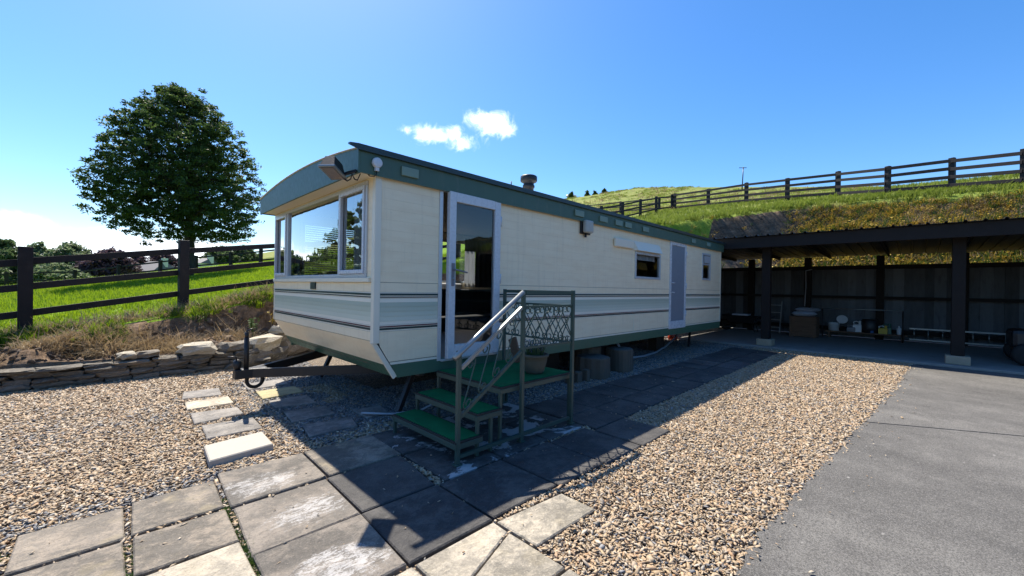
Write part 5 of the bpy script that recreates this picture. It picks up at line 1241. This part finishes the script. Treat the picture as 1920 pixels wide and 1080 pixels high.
# flower pot on the platform
pot = thing('flower_pot', (3.15, 2.80, .526), 'weathered round flower pot with lavender on the turf platform', 'flower pot')
bb = MB(); bb.lathe([(.085, 0), (.10, .02), (.128, .12), (.133, .165), (.145, .17), (.148, .195), (.136, .198), (.128, .175), (.002, .17)], (3.15, 2.80, .527), 24); bb.build('pot', 'terracotta', pot)
lv = MB(); fl2 = MB(); r = random.Random(3)
for i in range(150):
    a = r.uniform(0, 6.28); rr = .11*r.random()**.5; bx_, by_ = 3.15+rr*math.cos(a), 2.80+rr*math.sin(a); hh = r.uniform(.07, .17); tx, ty = bx_+r.uniform(-.06, .06), by_+r.uniform(-.06, .06)
    w_ = r.uniform(.003, .007); px, py = -math.sin(a)*w_, math.cos(a)*w_; lv.add([(bx_-px, by_-py, .69), (bx_+px, by_+py, .69), (tx, ty, .70+hh)], [(0, 1, 2)])
    if i % 3 == 0:
        for q in range(4):
            c = Vector((tx+r.uniform(-.012, .012), ty+r.uniform(-.012, .012), .70+hh+r.uniform(-.015, .02))); s_ = .008; fl2.add([c+Vector((-s_, 0, 0)), c+Vector((0, 0, s_*1.3)), c+Vector((s_, s_, 0)), c+Vector((0, -s_, -s_))], [(0, 1, 2, 3)])
lv.build('leaves', 'potplant', pot); fl2.build('flowers', 'lavender', pot)
bb = MB(); bb.bar((3.42, 3.30, .53), (3.44, 3.42, .80), .12, .025, (1, 0, 0)); tag(bb.build('plank', 'wood', None, o=(3.43, 3.36, .53)), 'short brown plank leaning behind the flower pot', 'plank')

# logs, blocks, hose under the caravan side
def log(x, y, r_, h, label, seed):
    e = thing('log_stump', (x, y, 0), label, 'log', 'cut logs beside the caravan'); rr = random.Random(seed); n_ = 26; rad_ = [r_*(1+rr.uniform(-.06, .06)+.05*math.sin(3*k*2*math.pi/26+seed)) for k in range(n_)]
    vs = []
    for z_, k_ in ((-.04, 1.03), (h*.5, 1.0), (h-.012, .99), (h, .95)):
        for k in range(n_): a = 2*math.pi*k/n_; vs.append((x+rad_[k]*k_*math.cos(a), y+rad_[k]*k_*math.sin(a), z_+(rr.uniform(-.006, .006) if z_ > .1 else 0)))
    bb = MB(); bb.add(vs, [(q*n_+k, q*n_+(k+1) % n_, (q+1)*n_+(k+1) % n_, (q+1)*n_+k) for q in range(3) for k in range(n_)], False); bb.build('bark', 'log', e)
    bb = MB(); ctr = (x, y, h+.004); bb.add([vs[3*n_+k] for k in range(n_)]+[ctr], [(k, (k+1) % n_, n_) for k in range(n_)]); bb.build('cut_face', 'log_top', e)
log(5.62, 3.72, .27, .31, 'wide grey log stump nearest the steps', 1); log(6.42, 3.70, .24, .37, 'taller barkless log stump beyond the wide one', 2); log(6.02, 4.12, .24, .40, 'half hidden log stump behind the other two under the caravan', 3)
for i, (x, y, w_, label) in enumerate([(4.92, 3.66, .10, 'small upright wood block next to the railing foot'), (5.07, 3.63, .12, 'small wood block in the middle of three by the wide log'), (5.22, 3.58, .09, 'thin wood block touching the wide log stump')]):
    bb = MB(); bb.box(x-w_/2, x+w_/2, y-.05, y+.05, -.03, .13+.02*i); tag(bb.build('wood_block', 'log', None, o=(x, y, 0), bevel=.008), label, 'wood block', 'small wood blocks by the log')
bb = MB(); hp = [(6.75, 3.95, .42), (6.9, 3.95, .25), (7.3, 4.0, .06), (8.0, 4.06, .015), (8.7, 4.12, .015), (9.6, 4.3, .05), (10.6, 4.5, .16), (11.0, 4.6, .28)]; bb.tube(hp, .022, 8); tag(bb.build('drain_hose', 'hose', None, o=(8.6, 4.1, 0)), 'grey drain hose looping on the ground under the caravan', 'hose')
bb = MB(); bb.tube([(1.95, 4.2, .03), (2.2, 4.0, .015), (2.5, 3.9, .02), (2.7, 3.85, .10), (2.75, 3.9, .40)], .012, 8); tag(bb.build('water_pipe', 'hose', None, o=(2.4, 3.9, 0)), 'thin pale pipe on the gravel behind the bottom step', 'pipe')
gb = thing('gas_bottle', (11.5, 4.95, -.02), 'small red gas bottle catching the sun at the rear of the caravan', 'gas bottle'); bb = MB(); bb.lathe([(.10, 0), (.12, .02), (.125, .10), (.125, .20), (.10, .25), (.03, .27), (.03, .29)], (11.5, 4.95, -.02), 18); bb.build('tank', 'red', gb)
bb = MB(); bb.lathe([(.02, .29), (.02, .33), (.035, .34), (.035, .36)], (11.5, 4.95, -.02), 10); bb.build('valve', 'galv', gb)
bb = MB(); bb.lathe([(.09, 0), (.11, .10), (.115, .115), (.10, .115), (.08, .02)], (11.48, 5.3, -.02), 16); tag(bb.build('small_bowl', 'orange', None, o=(11.48, 5.3, 0)), 'orange bowl on the ground next to the red gas bottle', 'bowl')

# ------------------------------------------------------------------ open carport
cp = thing('carport', (14, 0, 0), 'long dark timber carport with a low roof and boarded back wall', 'carport')
CY0, CY1 = -9.6, 6.6
for y in (6.2, 2.77, -.585, -3.93, -7.28):
    o = MB().box(12.02, 12.21, y-.095, y+.095, .20, 2.60).build('post', 'timber_shed', cp, bevel=.012); MB().box(11.94, 12.28, y-.17, y+.17, .0355, .20).build('footing', 'block', o, bevel=.01)
MB().box(11.58, 11.64, CY0, CY1, 2.525, 2.80).build('fascia', 'timber_shed', cp, bevel=.006)
MB().box(12.01, 12.22, CY0+.05, CY1-.05, 2.603, 2.74).build('header_beam', 'timber_shed', cp)
for k in range(12):
    y = CY0+.3+k*(CY1-CY0-.6)/11; bb = MB(); bb.bar((11.645, y, 2.715), (16.9, y, 2.60), .05, .09); bb.build('rafter', 'timber_shed', cp)
# ribbed roof sheets
rz_ = lambda x: 2.815-(x-11.5)*.028
y = CY0
while y < CY1-.1:
    bb = MB(); pr = []; w_ = 1.0
    for k in range(4): yy = y+k*.25; pr += [(yy, 0), (yy+.19, 0), (yy+.205, .032), (yy+.235, .032)]
    pr.append((y+w_, 0)); vs = [(xx, min(a, CY1), rz_(xx)+h_) for xx in (11.50, 17.3) for a, h_ in pr]; n_ = len(pr)
    vs += [(xx, min(a, CY1), rz_(xx)-.006+h_) for xx in (11.50, 17.3) for a, h_ in pr]
    bb.add(vs, [(k, k+1, n_+k+1, n_+k) for k in range(n_-1)]+[(2*n_+k+1, 2*n_+k, 3*n_+k, 3*n_+k+1) for k in range(n_-1)]+[(k+1, k, 2*n_+k, 2*n_+k+1) for k in range(n_-1)]); bb.build('roof_sheet', 'shed_roof', cp); y += w_
for y in (6.35, 4.28, 2.6, .8, -.9, -2.6, -4.4, -6.2, -8, -9.4): MB().box(16.55, 16.73, y-.09, y+.09, .0355, 2.585).build('back_post', 'timber_shed', cp)
MB().box(16.47, 16.549, CY0+.1, CY1-.1, 2.17, 2.29).build('wall_rail', 'timber_shed', cp); MB().box(16.49, 16.549, CY0+.1, CY1-.1, 1.26, 1.34).build('wall_rail', 'timber_shed', cp); MB().box(16.49, 16.549, CY0+.1, CY1-.1, .25, .36).build('wall_rail', 'timber_shed', cp)
y = CY0
while y < CY1-.05:
    w_ = .215; d_ = random.uniform(0, .012); dd_ = .016*(int(round((y-CY0)/w_)) % 2); MB().box(16.735+d_*.2+dd_, 16.749+d_*.2+dd_, y-.012, y+w_+.012, .05, 2.265+random.uniform(-.008, .008)).build('wall_board', 'board', cp); y += w_
x = 12.3
while x < 16.7: MB().box(x+.003, x+.235, CY1-.05, CY1-.025, .05, 2.62).build('wall_board', 'board', cp); x += .24
x = 12.3
while x < 16.7: MB().box(x+.003, x+.235, CY0+.025, CY0+.05, .05, 2.62).build('wall_board', 'board', cp); x += .24
# carport contents
zf = .036
bx = thing('wooden_crate', (15.5, 2.5, zf), 'brown boarded wooden crate with white sacks on it', 'crate')
for k in range(4):
    bb = MB(); bb.box(15.24, 15.262, 2.18, 2.84, zf+.02+k*.155, zf+.165+k*.155); bb.build('plank', 'wood', bx); bb = MB(); bb.box(15.265, 15.8, 2.158, 2.18, zf+.02+k*.155, zf+.165+k*.155); bb.build('plank', 'wood', bx)
bb = MB(); bb.box(15.264, 15.80, 2.182, 2.838, zf+.02, zf+.63); bb.build('body', 'wood', bx); bb = MB(); bb.box(15.225, 15.2395, 2.18, 2.24, zf, zf+.64); bb.box(15.225, 15.2395, 2.78, 2.84, zf, zf+.64); bb.build('batten', 'wood', bx)
def sack(x, y, z, lx, ly, h, rz, label):
    bb = MB(); n_ = 10; vs = []; r = random.Random(int(z*1000))
    for i in range(n_+1):
        for j in range(n_+1):
            u, v = i/n_*2-1, j/n_*2-1; k = max(0, (1-u**4)*(1-v**4)); sx, sy = u*lx/2*(1-.06*v*v), v*ly/2*(1-.06*u*u)
            vs.append((sx, sy, h*.5+h*.5*k**.6+r.uniform(-.006, .006)))
    m_ = len(vs); vs += [(a, b_, h*.5-(c-h*.5)*.95) for a, b_, c in vs]; fs = []
    for i in range(n_):
        for j in range(n_): q = i*(n_+1)+j; fs += [(q, q+n_+1, q+n_+2, q+1), (m_+q, m_+q+1, m_+q+n_+2, m_+q+n_+1)]
    c_, s_ = math.cos(rz), math.sin(rz); bb.add([(x+a*c_-b_*s_, y+a*s_+b_*c_, z+c) for a, b_, c in vs], fs, True)
    o = bb.build('sack', 'sack', None, o=(x, y, z)); tag(o, label, 'sack', 'white sacks on the crate')
sack(15.5, 2.5, zf+.64, .60, .66, .15, .1, 'lower plump white sack lying directly on the crate'); sack(15.55, 2.42, zf+.79, .56, .58, .12, -.25, 'upper white sack lying skewed on top of the other')
bn = thing('low_bench', (16.2, 1.2, zf), 'low brown plank bench standing on the carport floor', 'bench'); bb = MB(); bb.box(16.05, 16.40, .18, 2.05, zf+.17, zf+.21); bb.build('top', 'wood', bn); 
for y in (.28, 1.95): MB().box(16.08, 16.37, y-.03, y+.03, zf, zf+.17).build('leg', 'wood', bn)
zb = zf+.2105
bk = thing('paint_bucket', (16.2, 1.85, zb), 'white plastic bucket with its lid standing open', 'bucket'); bb = MB(); bb.lathe([(.125, 0), (.15, .22), (.16, .225), (.16, .25), (.14, .25), (.12, .02)], (16.2, 1.85, zb), 22); bb.build('body', 'plastic_white', bk)
bb = MB(); q = MB().lathe([(.16, -.012), (.165, .0), (.16, .012)], (0, 0, 0), 22, 'x'); bb.add([(16.16+x*.8-z*.35, 1.64+y*.85+.0, zb+.36+z*.8+x*.3) for x, y, z in q.v], q.f); bb.build('lid', 'plastic_white', bk)
def jug(x, y, m, h, label, name='jug', cat='jug'):
    e = thing(name, (x, y, zb), label, cat); bb = MB(); bb.prism([(x-.07, y-.10), (x+.07, y-.10), (x+.07, y+.10), (x-.07, y+.10)], zb, zb+h*.68, .02); bb.lathe([(.035, h*.66), (.025, h*.85), (.03, h*.86), (.03, h), (.002, h)], (x, y-.06, zb), 12); bb.build('body', m, e, bevel=.012)
    bb = MB(); bb.tube([(x, y+.08, zb+h*.64), (x, y+.09, zb+h*.88), (x, y+.02, zb+h*.95), (x, y-.04, zb+h*.86)], .014, 8); bb.build('handle', m if m != 'plastic_yellow' else 'plastic_white', e); return e
jug(16.2, 1.28, 'plastic_white', .34, 'white plastic can with a loop handle next to the bucket'); jug(16.17, 1.42, 'plastic_grey', .20, 'grey lidded container in front of the white can', 'container', 'container'); jug(16.25, .62, 'plastic_green', .30, 'green watering can shaped jug on the right half of the bench'); jug(16.12, .70, 'plastic_yellow', .24, 'yellow jug with a white handle in front of the green one')
bb = MB(); bb.lathe([(.20, 0), (.21, .15), (.20, .36), (.16, .40), (.002, .41)], (16.25, 1.0, zb), 18); tag(bb.build('drum', 'dark_metal', None, o=(16.25, 1.0, zb)), 'squat black drum in the middle of the bench', 'drum')
bb = MB(); bb.lathe([(.045, 0), (.05, .01), (.05, .18), (.02, .21), (.022, .25), (.002, .255)], (16.15, .36, zb), 14); tag(bb.build('spray_bottle', 'plastic_white', None, o=(16.15, .36, zb)), 'slim pale bottle at the right end of the bench', 'bottle')
bb = MB(); bb.lathe([(.05, 0), (.055, .06), (.03, .08), (.002, .08)], (16.1, .95, zb), 12); tag(bb.build('small_tin', 'plastic_blue', None, o=(16.1, .95, zb)), 'small blue tin in front of the black drum', 'tin')
tb = thing('rail_frame', (15.75, 1.2, zf), 'pale metal tube rail standing over the low bench', 'rail frame'); bb = MB(); bb.tube([(15.95, 2.12, .93), (15.95, .27, .945)], .018, 8); bb.build('top_tube', 'galv', tb)
for y in (2.1, .28): MB().tube([(15.95, y, zf), (15.95, y, .93)], .018, 8).build('leg', 'dark_metal', tb)
ld = thing('ladder', (16.4, -.6, zf), 'aluminium ladder lying on its side along the back wall', 'ladder')
for z_ in (.12, .43): MB().tube([(16.45, .15, z_), (16.45, -2.3, z_)], .02, sq=True).build('stile', 'galv', ld)
for k in range(9): MB().tube([(16.45, .05-k*.28, .14), (16.45, .05-k*.28, .41)], .013, 8).build('rung', 'galv', ld)
ra = thing('step_ladder', (16.3, 3.5, zf), 'small metal step ladder behind the first carport post', 'ladder')
for y in (3.28, 3.70): MB().bar((16.1, y, zf), (16.4, y, 1.1), .03, .03).build('stile', 'galv', ra)
for k in range(4): MB().bar((16.14+.07*k, 3.28, .22+.25*k), (16.14+.07*k, 3.70, .22+.25*k), .08, .02).build('rung', 'galv', ra)
bb = MB(); bb.tube([(16.35, 2.45, 2.18), (16.36, 2.62, 2.14), (16.30, 2.60, 1.6), (15.9, 2.56, .98)], .014, 8); tag(bb.build('loose_pipe', 'hose', None, o=(16.2, 2.6, 1.2)), 'thin pale pipe leaning from the back wall down to the sacks', 'pipe')
wb = thing('wheelbarrow', (15.9, 4.35, zf), 'dark wheelbarrow loaded with odds and ends in the carport shade', 'wheelbarrow')
bb = MB(); bb.add([(15.55, 3.95, .33), (15.55, 4.65, .33), (16.1, 4.65, .33), (16.1, 3.95, .33), (15.42, 3.8, .56), (15.42, 4.9, .60), (16.25, 4.9, .60), (16.25, 3.8, .56)], [(3, 2, 1, 0), (0, 1, 5, 4), (1, 2, 6, 5), (2, 3, 7, 6), (3, 0, 4, 7)]); bb.build('tray', 'dark_metal', wb)
MB().lathe([(.05, -.05), (.15, -.05), (.19, -.03), (.19, .03), (.15, .05), (.05, .05)], (15.83, 4.86, zf+.19), 20, 'x').build('wheel', 'rubber', wb)
for xx in (15.62, 16.03): MB().tube([(15.83+(xx-15.83)*.5, 4.86, zf+.19), (xx, 4.3, .32), (xx, 3.4, .58)], .016, 8).build('handle', 'dark_metal', wb); MB().tube([(xx, 4.0, .33), (xx, 3.9, zf)], .016, 8).build('leg', 'dark_metal', wb)
bb = MB(); bb.box(15.55, 15.95, 4.1, 4.6, .585, .64); tag(bb.build('folded_sheet', 'sack', None, o=(15.75, 4.35, .6), bevel=.02), 'pale folded sheet on the loaded wheelbarrow', 'sheet')
# dark garden machine at the right edge
qb = thing('ride_on_mower', (13.2, -1.55, zf), 'dark garden machine with a black tyre in the deep shade at the right edge', 'garden machine')
bb = MB(); bb.box(12.9, 13.7, -2.6, -1.35, .36, .74); bb.build('body', 'dark_metal', qb, bevel=.08); bb = MB(); bb.box(13.0, 13.6, -2.5, -2.0, .745, .95); bb.build('seat', 'black_fabric', qb, bevel=.06)
bb = MB(); bb.tube([(13.3, -1.6, .74), (13.25, -1.75, 1.02)], .02, 8); bb.tube([(13.25+.17*math.cos(a), -1.76, 1.03+.12*math.sin(a)) for a in np.linspace(0, 6.283, 17)], .014, 8); bb.build('steering_wheel', 'rubber', qb)
for (x, y, r_) in [(12.82, -1.55, .22), (13.78, -1.55, .22), (12.78, -2.5, .30), (13.82, -2.5, .30)]: MB().lathe([(r_*.35, -.08), (r_*.8, -.08), (r_, -.05), (r_, .05), (r_*.8, .08), (r_*.35, .08)], (x, y, zf+r_), 22, 'x').build('wheel', 'rubber', qb)

for o in list(bpy.data.objects):
    if '_w' in o: del o['_w']
